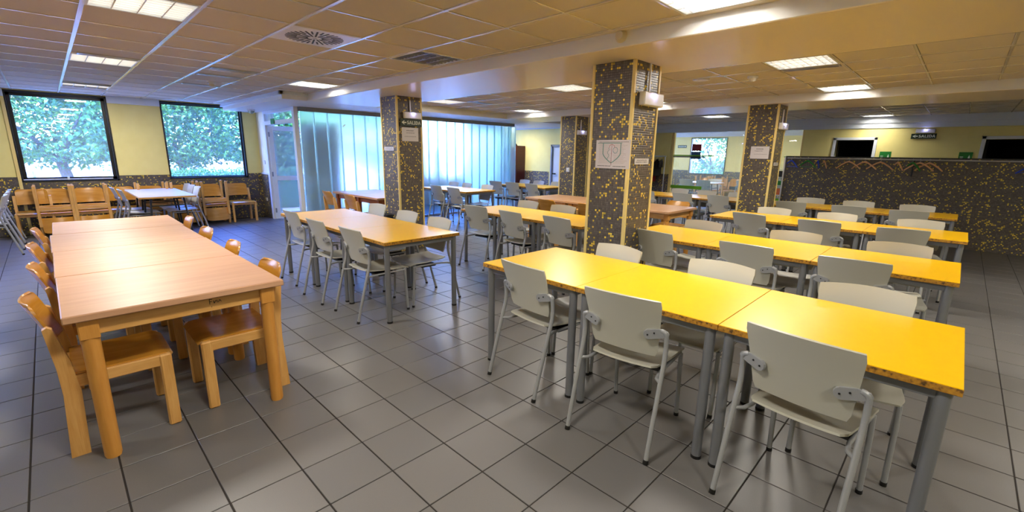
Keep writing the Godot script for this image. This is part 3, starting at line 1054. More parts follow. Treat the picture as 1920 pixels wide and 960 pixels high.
# ---------------------------------------------------------------- signs, notices, emergency lights
func exit_sign(at: Vector3, basis: Basis, label: String, w := 0.37, h := 0.105, arrow_left := true) -> void:
	var o := thing("exit_sign", label, "exit sign")
	o.transform = Transform3D(basis, at)
	var st := mb()
	bx(st, Vector3.ZERO, Vector3(w, h, 0.006), 0.001)
	obj("plate", st, M.sign_green, o)
	var s := 1.0 if arrow_left else -1.0
	st = mb()
	prism(st, PackedVector2Array([Vector2(-0.165, 0), Vector2(-0.125, 0.028), Vector2(-0.110, 0.028), Vector2(-0.138, 0.008), Vector2(-0.085, 0.008), Vector2(-0.085, -0.008), Vector2(-0.138, -0.008), Vector2(-0.110, -0.028), Vector2(-0.125, -0.028)]), 0.002, Transform3D(Basis.from_scale(Vector3(s * w / 0.37, 1, 1)), Vector3(0, 0, 0.004)))
	obj("arrow", st, M.sign_white, o)
	lettering("lettering", "SALIDA", 0.050 * w / 0.37, M.sign_white, o, Vector3(0.047 * s * w / 0.37, 0.0, 0.004), Basis())

func emergency_light(at: Vector3, basis: Basis, label: String, w: float, h: float, rod: float) -> void:
	var o := thing("emergency_light", label, "emergency light", Vector3.ZERO, 0, "emergency lights")
	o.transform = Transform3D(basis, at)
	var st := mb()
	bx(st, Vector3(0, 0, 0.03), Vector3(w, h, 0.06), 0.008)
	obj("casing", st, M.white_plastic, o)
	st = mb()
	bx(st, Vector3(0.0, h * 0.30, 0.0615), Vector3(0.022, 0.016, 0.006), 0.002)
	obj("led", st, M.led, o)
	var l := OmniLight3D.new()
	l.name = "led_glow"
	l.light_color = Color(0.72, 0.72, 1.0)
	l.light_energy = 0.008
	l.light_size = 0.02
	l.omni_range = 20.0
	l.omni_attenuation = 2.0
	l.shadow_enabled = true
	o.add_child(l)
	l.position = Vector3(0.0, h * 0.30, 0.075)
	if rod > 0.0:
		st = mb()
		bx(st, Vector3(-w * 0.08, h / 2 + rod / 2, 0.012), Vector3(0.016, rod, 0.016), 0.002)
		obj("cable_duct", st, M.white_plastic, o)

func notice_image(w: int, h: int, sd: int, lines: Array) -> ImageTexture:
	# each line: [y, x0, x1, thickness, darkness]: print too small to read, as dashes
	var im := Image.create(w, h, false, Image.FORMAT_RGB8)
	im.fill(Color(0.80, 0.79, 0.80))
	var r := RandomNumberGenerator.new()
	r.seed = sd
	for l in lines:
		var x := int(l[1] * w)
		var xe := int(l[2] * w)
		while x < xe:
			var step := r.randi_range(2, 9)
			im.fill_rect(Rect2i(x, int(l[0] * h) + r.randi_range(0, 1), mini(step, xe - x), l[3]), Color(l[4], l[4], l[4] + 0.02))
			x += step + r.randi_range(1, 3)
	return ImageTexture.create_from_image(im)

func poster_image() -> ImageTexture:
	var w := 256
	var h := 220
	var im := Image.create(w, h, false, Image.FORMAT_RGB8)
	im.fill(Color(0.78, 0.76, 0.77))
	var r := RandomNumberGenerator.new()
	r.seed = 77
	for k in 17:
		var y := 32 + k * 9
		for side in 2:
			var x := (20 if side == 0 else 132) + r.randi_range(0, 8)
			var xe := (122 if side == 0 else 234) - r.randi_range(0, 30)
			while x < xe:
				var s := r.randi_range(3, 10)
				im.fill_rect(Rect2i(x, y, s, 2), [Color(0.62, 0.52, 0.52), Color(0.66, 0.58, 0.5), Color(0.55, 0.55, 0.56)][r.randi_range(0, 2)])
				x += s + 2
	for q in [[14, 24, 238, 4], [42, 14, 194, 5], [198, 18, 112, 5], [200, 136, 226, 5]]:
		var x: int = q[1]
		while x < q[2]:
			var s := r.randi_range(3, 8)
			im.fill_rect(Rect2i(x, q[0] if q[0] != 42 else 22, s, q[3]), Color(0.22, 0.25, 0.25) if q[0] != 42 else Color(0.24, 0.42, 0.37))
			x += s + 2
	var g := Color(0.33, 0.50, 0.48)
	for i in 400:
		var t := i / 399.0
		# shield sides curving to a point at the bottom
		var y := lerpf(24, 176, t)
		var half := 66.0 if t < 0.5 else 66.0 * (1.0 - pow((t - 0.5) / 0.5, 1.6))
		for s: float in [-1, 1]:
			im.fill_rect(Rect2i(int(120 + s * half) - 2, int(y), 6, 3), g)
	im.fill_rect(Rect2i(54, 22, 134, 5), g)
	for i in 200:
		var a := TAU * i / 200.0
		im.fill_rect(Rect2i(int(147 + 17 * cos(a)), int(78 + 22 * sin(a)), 3, 3), Color(0.38, 0.50, 0.55))
		if a > PI: im.fill_rect(Rect2i(int(120 + 20 * cos(a)), int(58 + 24 * sin(a)), 3, 3), Color(0.62, 0.36, 0.38))
	for i in 90:
		im.fill_rect(Rect2i(94 + int(6 * sin(i * 0.13)), 60 + i, 3, 2), Color(0.36, 0.50, 0.50))
	im.fill_rect(Rect2i(119, 30, 3, 166), Color(0.50, 0.28, 0.30))
	return ImageTexture.create_from_image(im)

func paper(called: String, label: String, category: String, at: Vector3, basis: Basis, w: float, h: float, tex: Texture2D, group := "") -> void:
	var o := thing(called, label, category, Vector3.ZERO, 0, group)
	o.transform = Transform3D(basis, at)
	var st := mb()
	bx(st, Vector3.ZERO, Vector3(w, h, 0.003), 0.0005)
	obj("sheet", st, M.white_plastic, o)
	st = mb()
	uvquad(st, Vector3(-w / 2, h / 2, 0.0018), Vector3(w / 2, h / 2, 0.0018), Vector3(w / 2, -h / 2, 0.0018), Vector3(-w / 2, -h / 2, 0.0018), Vector3(0, 0, 1))
	var m := StandardMaterial3D.new()
	m.albedo_texture = tex
	m.roughness = 0.35
	obj("print", st, m, o)

func build_signs() -> void:
	var fz := Basis()                                        # facing +z
	var fx := Basis(Vector3.UP, -PI / 2)                     # facing -x
	# poster pillar
	var px := 2.989
	paper("poster", "printed poster with a green shield and lines of text on the mosaic pillar", "poster", Vector3(px - 0.003, 1.535, -0.563), fx, 0.36, 0.256, poster_image())
	var lines := [[0.25, 0.14, 0.86, 4, 0.35], [0.55, 0.08, 0.92, 5, 0.35]]
	paper("pillar_label", "small white label strip on the right face of the poster pillar", "label", Vector3(3.215, 1.475, -0.391), fz, 0.255, 0.055, notice_image(160, 34, 3, lines), "white label strips on the pillars")
	emergency_light(Vector3(3.255, 2.02, -0.392), fz, "white emergency light on the poster pillar, under the first beam", 0.35, 0.115, 0.25)
	# exit-sign pillar
	exit_sign(Vector3(3.285, 1.955, -4.30), fz, "green exit sign reading SALIDA with a left arrow on the nearest left pillar")
	emergency_light(Vector3(3.305, 2.06, -4.322), fz, "white emergency light above the exit sign on the left pillar", 0.29, 0.095, 0.17)
	var nl := [[0.20, 0.28, 0.72, 8, 0.3], [0.37, 0.26, 0.76, 6, 0.35], [0.64, 0.16, 0.86, 5, 0.4]]
	paper("notice", "white notice sheet under the exit sign on the left pillar", "notice", Vector3(3.275, 1.785, -4.321), fz, 0.29, 0.20, notice_image(220, 152, 4, nl), "white notice sheets")
	paper("pillar_label", "small white label strip on the left face of the exit-sign pillar", "label", Vector3(3.052, 1.57, -4.57), fx, 0.27, 0.055, notice_image(160, 34, 5, lines), "white label strips on the pillars")
	# notice pillar
	paper("notice", "white notice sheet on the pillar beside the hanger partition", "notice", Vector3(7.327, 1.605, -0.615), fx, 0.27, 0.19, notice_image(220, 152, 6, [[0.18, 0.30, 0.68, 8, 0.3], [0.35, 0.22, 0.66, 6, 0.4], [0.62, 0.2, 0.9, 4, 0.5]]), "white notice sheets")
	paper("pillar_label", "small white label on the narrow right face of the notice pillar", "label", Vector3(7.53, 1.43, -0.416), fz, 0.22, 0.05, notice_image(160, 34, 8, lines), "white label strips on the pillars")
	emergency_light(Vector3(7.55, 2.01, -0.415), fz, "white emergency light on the notice pillar by the hanger partition", 0.33, 0.10, 0.2)
	# far left pillar
	emergency_light(Vector3(7.56, 1.99, -4.295), fz, "white emergency light on the far pillar before the yellow wall", 0.30, 0.095, 0.22)
	var sw := thing("light_switch", "white light switch plate on the far mosaic pillar", "switch", Vector3(7.375, 1.20, -4.46), 0)
	var st := mb()
	bx(st, Vector3.ZERO, Vector3(0.014, 0.09, 0.085), 0.003)
	obj("plate", st, M.white_plastic, sw)
	st = mb()
	bx(st, Vector3(-0.009, 0, 0), Vector3(0.006, 0.045, 0.045), 0.002)
	obj("rocker", st, M.white_frame, sw)
	# far yellow wall
	exit_sign(Vector3(12.37, 2.02, 1.015), fx, "green exit sign reading SALIDA on the far yellow wall", 0.40, 0.105)
	emergency_light(Vector3(12.395, 2.125, 1.03), fx, "white emergency light above the exit sign on the far wall", 0.31, 0.085, 0.0)
	for q in [[0.44, "green safety sign beside the left dark doorway, above the partition"], [1.71, "green safety sign beside the right dark doorway, above the partition"]]:
		var o := thing("safety_sign", q[1], "sign", Vector3(12.393, 1.60, q[0]), 0, "green safety signs")
		o.basis = fx
		st = mb()
		bx(st, Vector3.ZERO, Vector3(0.20, 0.20, 0.006), 0.001)
		obj("plate", st, M.sign_bright_green, o)
		st = mb()
		prism(st, PackedVector2Array([Vector2(0.04, 0.0), Vector2(0.055, 0.045), Vector2(0.068, 0.0), Vector2(0.068, -0.06), Vector2(0.04, -0.06)]), 0.002, Transform3D(Basis(), Vector3(0, 0, 0.004)))
		bx(st, Vector3(-0.055, 0.005, 0.004), Vector3(0.05, 0.012, 0.002))
		bx(st, Vector3(-0.055, -0.02, 0.004), Vector3(0.04, 0.010, 0.002))
		obj("pictogram", st, M.sign_white, o)
	# stuck to the glass partition and beyond it
	for q in [["red_sheet", "dark red paper sheet stuck on the glass partition", 1.78, -3.80, 0.27, 0.19], ["blue_sheet", "blue paper sheet on the glass partition below the red one", 1.56, -3.81, 0.28, 0.20]]:
		st = mb()
		bx(st, Vector3(12.464, q[2], q[3]), Vector3(0.004, q[5], q[4]), 0.0005)
		tag(obj("paper_sheet", st, M[q[0]]), q[1], "paper sheet", "sheets stuck on the glass partition")
	exit_sign(Vector3(15.98, 1.88, -5.84), fx, "small exit sign on the far wall seen through the glass", 0.34, 0.10, false)
	# small marks on the ribbed glass and the cream wall
	st = mb()
	bx(st, Vector3.ZERO, Vector3(0.07, 0.018, 0.003), 0, Transform3D(Basis(Vector3(0, 0, 1), 0.6), Vector3(3.72, 2.03, -7.421)))
	tag(obj("sticker", st, M.white_plastic), "tiny white sticker high on the ribbed glass wall", "sticker")
	st = mb()
	bx(st, Vector3(2.772, 1.25, -9.45), Vector3(0.014, 0.085, 0.085), 0.003)
	tag(obj("wall_switch", st, M.white_plastic), "white switch on the cream wall beside the entrance door", "switch")
	st = mb()
	bx(st, Vector3(2.76, 0.42, -9.5), Vector3(0.014, 0.07, 0.07), 0.003)
	tag(obj("wall_socket", st, M.white_plastic), "white socket low on the mosaic beside the entrance door", "socket")

# ---------------------------------------------------------------- furniture makers
# grey stacking chair; origin on the floor between the back feet, it faces +x
func make_grey_chair() -> Node3D:
	var o := thing("grey_chair", "", "chair")
	var st := mb()
	sheet(st, func(u: float, v: float):
		var half := lerpf(0.182, 0.216, v)
		if v > 0.96: half -= 0.007 * pow((v - 0.96) / 0.04, 2)
		if v < 0.05: half -= 0.009 * pow(1.0 - v / 0.05, 2)
		var s := u * 2.0 - 1.0
		var y := 0.515 + v * 0.322 + 0.010 * (1.0 - s * s) * v
		return Vector3(0.150 - v * 0.085 - v * v * 0.03 + (0.016 + 0.026 * v) * s * s, y, s * half), 12, 10, 0.010)
	obj("backrest", st, M.chair_plastic, o)
	st = mb()
	sheet(st, func(u: float, v: float):
		var s := u * 2.0 - 1.0
		var half := lerpf(0.185, 0.212, v)
		var x := 0.135 + v * 0.43
		var y := 0.440 - 0.018 * sin(v * PI) + 0.020 * s * s * (0.4 + 0.6 * sin(v * PI)) + 0.012 * pow(1.0 - v, 3)
		if v > 0.85: y -= 0.9 * pow(v - 0.85, 2)
		if v > 0.9 or v < 0.1: half -= 0.018 * pow((absf(v - 0.5) - 0.4) / 0.1, 2)
		return Vector3(x, y, s * half), 12, 12, 0.010)
	obj("seat", st, M.chair_plastic, o)
	for s: float in [-1.0, 1.0]:
		st = mb()
		var path := [Vector3(0, 0.008, 0.232 * s), Vector3(0.055, 0.22, 0.232 * s), Vector3(0.105, 0.40, 0.232 * s)]
		path.append_array(bez(Vector3(0.118, 0.45, 0.232 * s), Vector3(0.155, 0.55, 0.232 * s), Vector3(0.135, 0.645, 0.232 * s), 5))
		path.append_array(bez(Vector3(0.132, 0.655, 0.231 * s), Vector3(0.128, 0.672, 0.228 * s), Vector3(0.126, 0.674, 0.205 * s), 3))
		tube(st, path, 0.0125, 8)
		var lg := obj("rear_leg", st, M.steel, o)
		st = mb()
		tube(st, [Vector3(-0.003, 0, 0.232 * s), Vector3(0.003, 0.02, 0.232 * s)], 0.0145, 8)
		obj("foot_cap", st, M.black_plastic, lg)
		# the flat arm that holds the backrest
		st = mb()
		var pts := PackedVector2Array()
		for k in 9:
			var a := -PI / 2 + PI * k / 8.0
			pts.append(Vector2(0.085 + 0.027 * cos(a), -0.012 + 0.027 * sin(a)))
		pts.append(Vector2(0.04, 0.024)); pts.append(Vector2(-0.004, 0.014)); pts.append(Vector2(-0.012, 0.0)); pts.append(Vector2(-0.008, -0.014)); pts.append(Vector2(0.03, -0.026))
		# local x runs inwards across the back, local y up
		var inward := Basis(Vector3(-0.30, 0, -0.95 * s).normalized(), Vector3(-0.12, 1, 0).normalized(), Vector3(-0.95, 0, 0.30 * s).normalized())
		prism(st, pts, 0.016, Transform3D(inward, Vector3(0.134, 0.66, 0.232 * s)))
		var br := obj("bracket", st, M.steel, o)
		st = mb()
		for q in [Vector2(0.060, 0.0), Vector2(0.092, -0.014)]:
			st = mb()
			var c: Vector3 = Transform3D(inward, Vector3(0.134, 0.66, 0.232 * s)) * Vector3(q.x, q.y, 0)
			tube(st, [c, c + Vector3(-0.0105, 0, 0.003 * s)], 0.0042, 8)
			obj("screw", st, M.black_plastic, br)
		st = mb()
		tube(st, [Vector3(0.545, 0.008, 0.198 * s), Vector3(0.528, 0.30, 0.198 * s), Vector3(0.522, 0.415, 0.195 * s)], 0.0125, 8)
		var fl := obj("front_leg", st, M.steel, o)
		st = mb()
		tube(st, [Vector3(0.546, 0, 0.198 * s), Vector3(0.545, 0.02, 0.198 * s)], 0.0145, 8)
		obj("foot_cap", st, M.black_plastic, fl)
		st = mb()
		tube(st, [Vector3(0.108, 0.405, 0.228 * s), Vector3(0.14, 0.405, 0.20 * s), Vector3(0.20, 0.408, 0.188 * s), Vector3(0.50, 0.412, 0.192 * s), Vector3(0.522, 0.412, 0.195 * s)], 0.0095, 8)
		obj("side_rail", st, M.steel, o)
	st = mb()
	bx(st, Vector3(0.34, 0.398, 0), Vector3(0.17, 0.026, 0.36), 0.006)
	obj("seat_support", st, M.black_plastic, o)
	o.position = Vector3(0, -50, 0)
	return o

# beech school chair; origin on the floor between the back feet, it faces +x
func make_wooden_chair() -> Node3D:
	var o := thing("wooden_chair", "", "chair")
	var st: SurfaceTool
	for s: float in [-1.0, 1.0]:
		st = mb()
		var zz := 0.215 * s
		prism(st, PackedVector2Array([Vector2(-0.045, 0), Vector2(0.028, 0), Vector2(0.040, 0.34), Vector2(0.024, 0.50), Vector2(-0.016, 0.680), Vector2(-0.032, 0.692), Vector2(-0.050, 0.682), Vector2(-0.030, 0.48), Vector2(-0.026, 0.34)]), 0.038, Transform3D(Basis(), Vector3(0, 0, zz)))
		obj("rear_leg", st, M.beech_upright, o)
		st = mb()
		bx(st, Vector3(0.385, 0.213, zz), Vector3(0.056, 0.426, 0.040), 0.008)
		obj("front_leg", st, M.beech_upright, o)
		st = mb()
		bx(st, Vector3(0.195, 0.392, zz), Vector3(0.36, 0.062, 0.026), 0.005)
		obj("side_rail", st, M.beech, o)
	st = mb()
	bx(st, Vector3(0.385, 0.385, 0), Vector3(0.022, 0.05, 0.40), 0.004)
	obj("front_rail", st, M.beech, o)
	st = mb()
	var arch := PackedVector2Array([Vector2(-0.20, 0.415), Vector2(-0.20, 0.345)])
	for k in 9:
		arch.append(Vector2(-0.17 + 0.34 * k / 8.0, 0.345 + 0.028 * sin(PI * k / 8.0)))
	arch.append(Vector2(0.20, 0.345))
	arch.append(Vector2(0.20, 0.415))
	prism(st, arch, 0.02, Transform3D(Basis(Vector3.UP, PI / 2), Vector3(0.012, 0, 0)))
	obj("rear_rail", st, M.beech, o)
	st = mb()
	sheet(st, func(u: float, v: float):
		var s := u * 2.0 - 1.0
		var y := 0.432 - 0.012 * sin(v * PI) * (1.0 - s * s * 0.5)
		if v > 0.85: y -= 1.1 * pow(v - 0.85, 2)
		var half := 0.212
		if v > 0.9: half -= 0.022 * pow((v - 0.9) / 0.1, 2)
		return Vector3(0.018 + v * 0.405, y, s * half), 10, 12, 0.011)
	obj("seat", st, M.beech_seat, o)
	st = mb()
	sheet(st, func(u: float, v: float):
		var s := u * 2.0 - 1.0
		var half := 0.195
		var w := 1.0 - pow(1.0 - v, 1.6)
		if w > 0.82: half = 0.195 - 0.05 * (1.0 - sqrt(maxf(0.0, 1.0 - pow((w - 0.82) / 0.18, 2))))
		var y := 0.540 + w * 0.253
		return Vector3(0.008 - w * 0.062 - 0.034 * (1.0 - s * s) - 0.022 * w * w, y, s * half), 14, 16, 0.011)
	obj("backrest", st, M.beech_seat, o)
	o.position = Vector3(0, -50, 0)
	return o

# yellow topped table, origin on the floor at its middle; lx across (x), lz along (z)
func make_yellow_table(lx: float, lz: float) -> Node3D:
	var o := thing("yellow_table", "", "table")
	var h := 0.757
	var st := mb()
	bx(st, Vector3(0, h - 0.017, 0), Vector3(lx - 0.002, 0.028, lz - 0.0016), 0.0022)
	obj("edge_board", st, M.chipboard_edge, o)
	st = mb()
	bx(st, Vector3(0, h - 0.002, 0), Vector3(lx - 0.004, 0.004, lz - 0.0036), 0.001)
	obj("tabletop", st, M.yellow_laminate, o)
	for sx: float in [-1.0, 1.0]:
		for sz: float in [-1.0, 1.0]:
			st = mb()
			var p := Vector3(sx * (lx / 2 - 0.045), 0, sz * (lz / 2 - 0.045))
			tube(st, [p + Vector3(0, 0.006, 0), p + Vector3(0, h - 0.03, 0)], 0.0245, 14)
			var lg := obj("leg", st, M.table_steel, o)
			st = mb()
			tube(st, [p, p + Vector3(0, 0.016, 0)], 0.0262, 14)
			obj("foot_cap", st, M.black_plastic, lg)
	st = mb()
	for s: float in [-1.0, 1.0]:
		bx(st, Vector3(0, h - 0.053, s * (lz / 2 - 0.045)), Vector3(lx - 0.12, 0.042, 0.02), 0.002)
		bx(st, Vector3(s * (lx / 2 - 0.045), h - 0.053, 0), Vector3(0.02, 0.042, lz - 0.12), 0.002)
	obj("frame", st, M.table_steel, o)
	o.position = Vector3(0, -50, 0)
	return o

func make_wooden_table(called: String, lx: float, lz: float, h: float, top: Material, body: Material, legs: Material) -> Node3D:
	var o := thing(called, "", "table")
	var st := mb()
	bx(st, Vector3(0, h - 0.018, 0), Vector3(lx - 0.003, 0.036, lz - 0.003), 0.005)
	obj("tabletop", st, top, o)
	for sx: float in [-1.0, 1.0]:
		for sz: float in [-1.0, 1.0]:
			st = mb()
			var p := Vector3(sx * (lx / 2 - 0.085), 0, sz * (lz / 2 - 0.07))
			bx(st, p + Vector3(0, h - 0.086, 0), Vector3(0.076, 0.10, 0.076), 0.005)
			tube(st, [p, p + Vector3(0, 0.012, 0), p + Vector3(0, h - 0.13, 0)], [0.031, 0.035, 0.036], 16)
			obj("leg", st, legs, o)
	for s: float in [-1.0, 1.0]:
		st = mb()
		bx(st, Vector3(0, h - 0.08, s * (lz / 2 - 0.075)), Vector3(lx - 0.24, 0.088, 0.026), 0.003)
		obj("apron", st, body, o)
		st = mb()
		bx(st, Vector3(s * (lx / 2 - 0.09), h - 0.08, 0), Vector3(0.026, 0.088, lz - 0.21), 0.003)
		obj("apron", st, body, o)
	o.position = Vector3(0, -50, 0)
	return o

func make_folding_table(lx: float, lz: float) -> Node3D:
	var o := thing("folding_table", "", "table")
	var h := 0.757
	var st := mb()
	bx(st, Vector3(0, h - 0.014, 0), Vector3(lx, 0.026, lz - 0.004), 0.004)
	obj("edge_board", st, M.beech, o)
	st = mb()
	bx(st, Vector3(0, h - 0.001, 0), Vector3(lx - 0.004, 0.004, lz - 0.006), 0.001)
	obj("tabletop", st, M.white_laminate, o)
	for sz: float in [-1.0, 1.0]:
		for sx: float in [-1.0, 1.0]:
			st = mb()
			tube(st, [Vector3(sx * (lx / 2 - 0.10), 0, sz * (lz / 2 - 0.08)), Vector3(sx * (lx / 2 - 0.16), h - 0.026, sz * (lz / 2 - 0.16))], 0.014, 8)
			obj("leg", st, M.black_plastic, o)
		st = mb()
		tube(st, [Vector3(-lx / 2 + 0.12, 0.22, sz * (lz / 2 - 0.10)), Vector3(lx / 2 - 0.12, 0.22, sz * (lz / 2 - 0.10))], 0.010, 8)
		tube(st, [Vector3(-lx / 2 + 0.14, 0.60, sz * (lz / 2 - 0.14)), Vector3(lx / 2 - 0.14, 0.60, sz * (lz / 2 - 0.14))], 0.010, 8)
		obj("cross_bar", st, M.black_plastic, o)
	o.position = Vector3(0, -50, 0)
	return o

var first_use := {}
# the first time the maker's own object is moved into place, later it is copied
func place(o: Node3D, at: Vector3, turn: float, label: String, group: String) -> Node3D:
	if not first_use.has(o):
		first_use[o] = true
		o.position = at
		o.rotation = Vector3(0, turn, 0)
		tag(o, label, "", group)
		return o
	return dup(o, at, turn, label, group)

const LMR := ["leftmost", "middle", "rightmost"]

func build_furniture() -> void:
	var gc := make_grey_chair()
	var wc := make_wooden_chair()
	var yt := make_yellow_table(0.83, 0.831)
	var gy := "grey chairs around the yellow tables"
	# rows of yellow tables: [name, x middle, z start, count, x of front chairs' feet, [z, turn] ..., x of rear chairs' feet, [z, turn] ...]
	var rows := [
		["nearest right row", 1.865, -0.615, 3, [[1.30, -0.17, -6], [1.23, 0.615, 6], [1.27, 1.395, -6]], [[2.42, -0.03, -8], [2.46, 0.71, 0], [2.46, 1.47, 6]]],
		["second right row", 3.785, -0.64, 3, [[3.17, -0.25, -8], [3.16, 0.58, -3], [3.15, 1.31, 4]], [[4.34, -0.16, -8], [4.33, 0.70, 7], [4.33, 1.46, 6]]],
		["third right row", 5.955, -0.60, 3, [[5.36, -0.10, -12], [5.31, 0.67, -4], [5.31, 1.42, 10]], [[6.49, -0.05, -2], [6.47, 0.67, 8], [6.50, 1.47, 12]]],
		["last right row", 8.29, -0.70, 3, [[7.62, -0.15, 6], [7.61, 0.61, 3], [7.57, 1.31, 8]], [[8.84, -0.11, 5], [8.85, 0.57, 9], [8.84, 1.31, 8]]],
		["row before the exit-sign pillar", 1.70, -4.20, 3, [[1.15, -3.72, 0], [1.09, -2.88, 0], [1.11, -2.155, 0]], [[2.42, -3.70, 0], [2.32, -2.83, 0], [2.28, -2.14, -3]]],
	]
	for r in rows:
		for k in int(r[3]):
			place(yt, Vector3(r[1], 0, r[2] + 0.831 * (k + 0.5)), 0, "square yellow table with chipped brown edge, %s of the %s" % [LMR[k], r[0]], "yellow tables pushed together in rows")
		for k in 3:
			var c = r[4][k]
			place(gc, Vector3(c[0], 0, c[1]), deg_to_rad(c[2]), "grey chair, back to the viewer, %s, near side of the %s" % [LMR[k], r[0]], gy)
			c = r[5][k]
			place(gc, Vector3(c[0], 0, c[1]), PI + deg_to_rad(c[2]), "grey chair facing the viewer, %s, far side of the %s" % [LMR[k], r[0]], gy)
	# the row half hidden by the poster pillar
	var y2 := make_yellow_table(0.80, 0.69)
	for k in 3:
		place(y2, Vector3(3.745, 0, -3.20 + 0.69 * (k + 0.5)), 0, "yellow table left of the poster pillar, %s of three" % LMR[k], "yellow tables pushed together in rows")
	for k in 3:
		place(gc, Vector3([3.19, 3.14, 3.19][k], 0, [-2.81, -2.12, -1.43][k]), deg_to_rad([4, -6, -5][k]), "grey chair, back to the viewer, %s at the row left of the poster pillar" % LMR[k], gy)
	for k in 2:
		place(gc, Vector3([4.36, 4.31][k], 0, [-2.77, -2.08][k]), PI + deg_to_rad([-4, 0][k]), "grey chair facing the viewer, %s behind the row left of the poster" % ["left one", "right one"][k], gy)
	# far row between the poster pillar and the notice pillar
	for k in 3:
		place(yt, Vector3(8.36, 0, -3.45 + 0.831 * (k + 0.5)), 0, "yellow table before the glass partition, %s of three" % LMR[k], "yellow tables pushed together in rows")
	for k in 3:
		place(gc, Vector3([7.68, 7.72, 7.80][k], 0, [-2.78, -2.04, -1.40][k]), deg_to_rad(-11), "grey chair, back to the viewer, %s before the glass partition" % LMR[k], gy)
		place(gc, Vector3([8.93, 8.90, 8.92][k], 0, [-2.52, -1.93, -1.32][k]), PI + deg_to_rad(-12), "grey chair facing the viewer, %s in front of the glass partition" % LMR[k], gy)
	# by the ribbed glass
	for k in 2:
		place(yt, Vector3(5.60, 0, -6.985 + 0.831 * (k + 0.5)), 0, "yellow table by the ribbed glass wall, %s of two right of the exit-sign pillar" % ["left one", "right one"][k], "yellow tables pushed together in rows")
		place(gc, Vector3([5.0, 4.92][k], 0, [-6.21, -5.51][k]), deg_to_rad(-3), "grey chair, back to the viewer, %s of two right of the exit-sign pillar" % ["left one", "right one"][k], gy)
		place(yt, Vector3(7.80, 0, -6.77 + 0.831 * (k + 0.5)), 0, "yellow table before the dark red cabinet, %s of two" % ["left one", "right one"][k], "yellow tables pushed together in rows")
	for k in 3:
		place(gc, Vector3([6.18, 6.19, 6.17][k], 0, [-6.86, -6.38, -5.66][k]), PI + deg_to_rad([-8, -12, -6][k]), "grey chair with its back to the ribbed glass, %s of three" % LMR[k], gy)
		place(gc, Vector3([7.15, 7.17, 7.20][k], 0, [-6.63, -6.06, -5.47][k]), deg_to_rad([2, 3, -6][k]), "grey chair with its back to the viewer, %s of three before the cabinet" % LMR[k], gy)
		place(gc, Vector3([8.42, 8.42, 8.42][k], 0, [-6.63, -6.13, -5.52][k]), PI + deg_to_rad(-8), "grey chair facing the viewer, %s of three in front of the cabinet wall" % LMR[k], gy)
	# long wooden table on the left
	var wt := make_wooden_table("wooden_table", 0.95, 0.92, 0.775, M.table_wood, M.beech, M.beech_leg)
	var wl := ["nearest of the four left ones, with a pen scribble", "second from the viewer of the four left ones", "third from the viewer of the four left ones", "last of the four left ones"]
	for k in 4:
		place(wt, Vector3(-0.25 + [0.0, -0.005, -0.012, 0.006][k], 0, -1.475 - 0.9225 * k), deg_to_rad([0.3, -0.2, 0.2, -0.4][k]), "square wooden table with round legs, " + wl[k], "wooden tables pushed together on the left")
	for k in 4:
		place(wc, Vector3([-0.745, -0.735, -0.755, -0.745][k], 0, [-1.425, -2.30, -3.19, -4.13][k]), deg_to_rad([0, 1, -2, 0][k]), "wooden chair on the left side of the wooden tables, %s from the viewer" % ["first", "second", "third", "fourth"][k], "wooden chairs at the wooden tables")
		place(wc, Vector3([0.225, 0.235, 0.24, 0.27][k], 0, [-1.46, -2.36, -3.26, -4.20][k]), PI + deg_to_rad([0, -2, 2, -3][k]), "wooden chair on the right side of the wooden tables, %s from the viewer" % ["first", "second", "third", "fourth"][k], "wooden chairs at the wooden tables")
	# scribble on the apron of the nearest one
	var st := mb()
	for q in [[0.105, 0.700, 0.105, 0.672], [0.105, 0.700, 0.118, 0.697], [0.106, 0.687, 0.116, 0.686], [0.124, 0.690, 0.126, 0.674], [0.126, 0.674, 0.136, 0.690], [0.140, 0.690, 0.141, 0.676], [0.141, 0.702, 0.150, 0.708], [0.146, 0.676, 0.154, 0.690], [0.154, 0.690, 0.160, 0.678], [0.110, 0.658, 0.114, 0.655]]:
		tube(st, [Vector3(q[0], q[1], 0), Vector3(q[2], q[3], 0)], 0.0017, 5)
	var sc := obj("pen_scribble", st, M.ink)
	sc.position = Vector3(-0.25, 0.02, -1.0765)
	tag(sc, "black pen scribble on the front board of the nearest wooden table", "scribble")
	# wooden tables behind the poster pillar
	var w2 := make_wooden_table("wooden_table", 0.93, 0.93, 0.757, M.table_wood_brown, M.beech, M.beech_leg)
	for k in 3:
		place(w2, Vector3(5.87, 0, -3.90 + 0.93 * (k + 0.5)), 0, "wooden table behind the poster pillar, %s of three" % LMR[k], "wooden tables behind the poster pillar")
	place(wc, Vector3(5.16, 0, -3.12), deg_to_rad(-4), "wooden chair left of the poster pillar, behind two grey chairs, left one", "wooden chairs behind the poster pillar")
	place(wc, Vector3(5.16, 0, -2.28), 0, "wooden chair close left of the poster pillar, right one of two", "wooden chairs behind the poster pillar")
	place(wc, Vector3(6.58, 0, -1.55), PI, "wooden chair behind the wooden table right of the poster pillar", "wooden chairs behind the poster pillar")
	# dark table by the glass
	var dt := make_wooden_table("dark_table", 0.93, 0.86, 0.757, M.table_wood_brown, M.dark_wood, M.dark_wood)
	for k in 2:
		place(dt, Vector3(3.62, 0, -6.49 + 0.86 * (1 - k) - 0.43 + 0.43 - 0.43 * 1.0 + 0.43), 0, "wooden table with dark legs by the ribbed glass, %s" % ["right one", "left one"][k], "dark legged tables by the ribbed glass")
	place(wc, Vector3(2.99, 0, -6.63), 0, "wooden chair before the ribbed glass, left one of two at the dark legged table", "wooden chairs at the dark legged table")
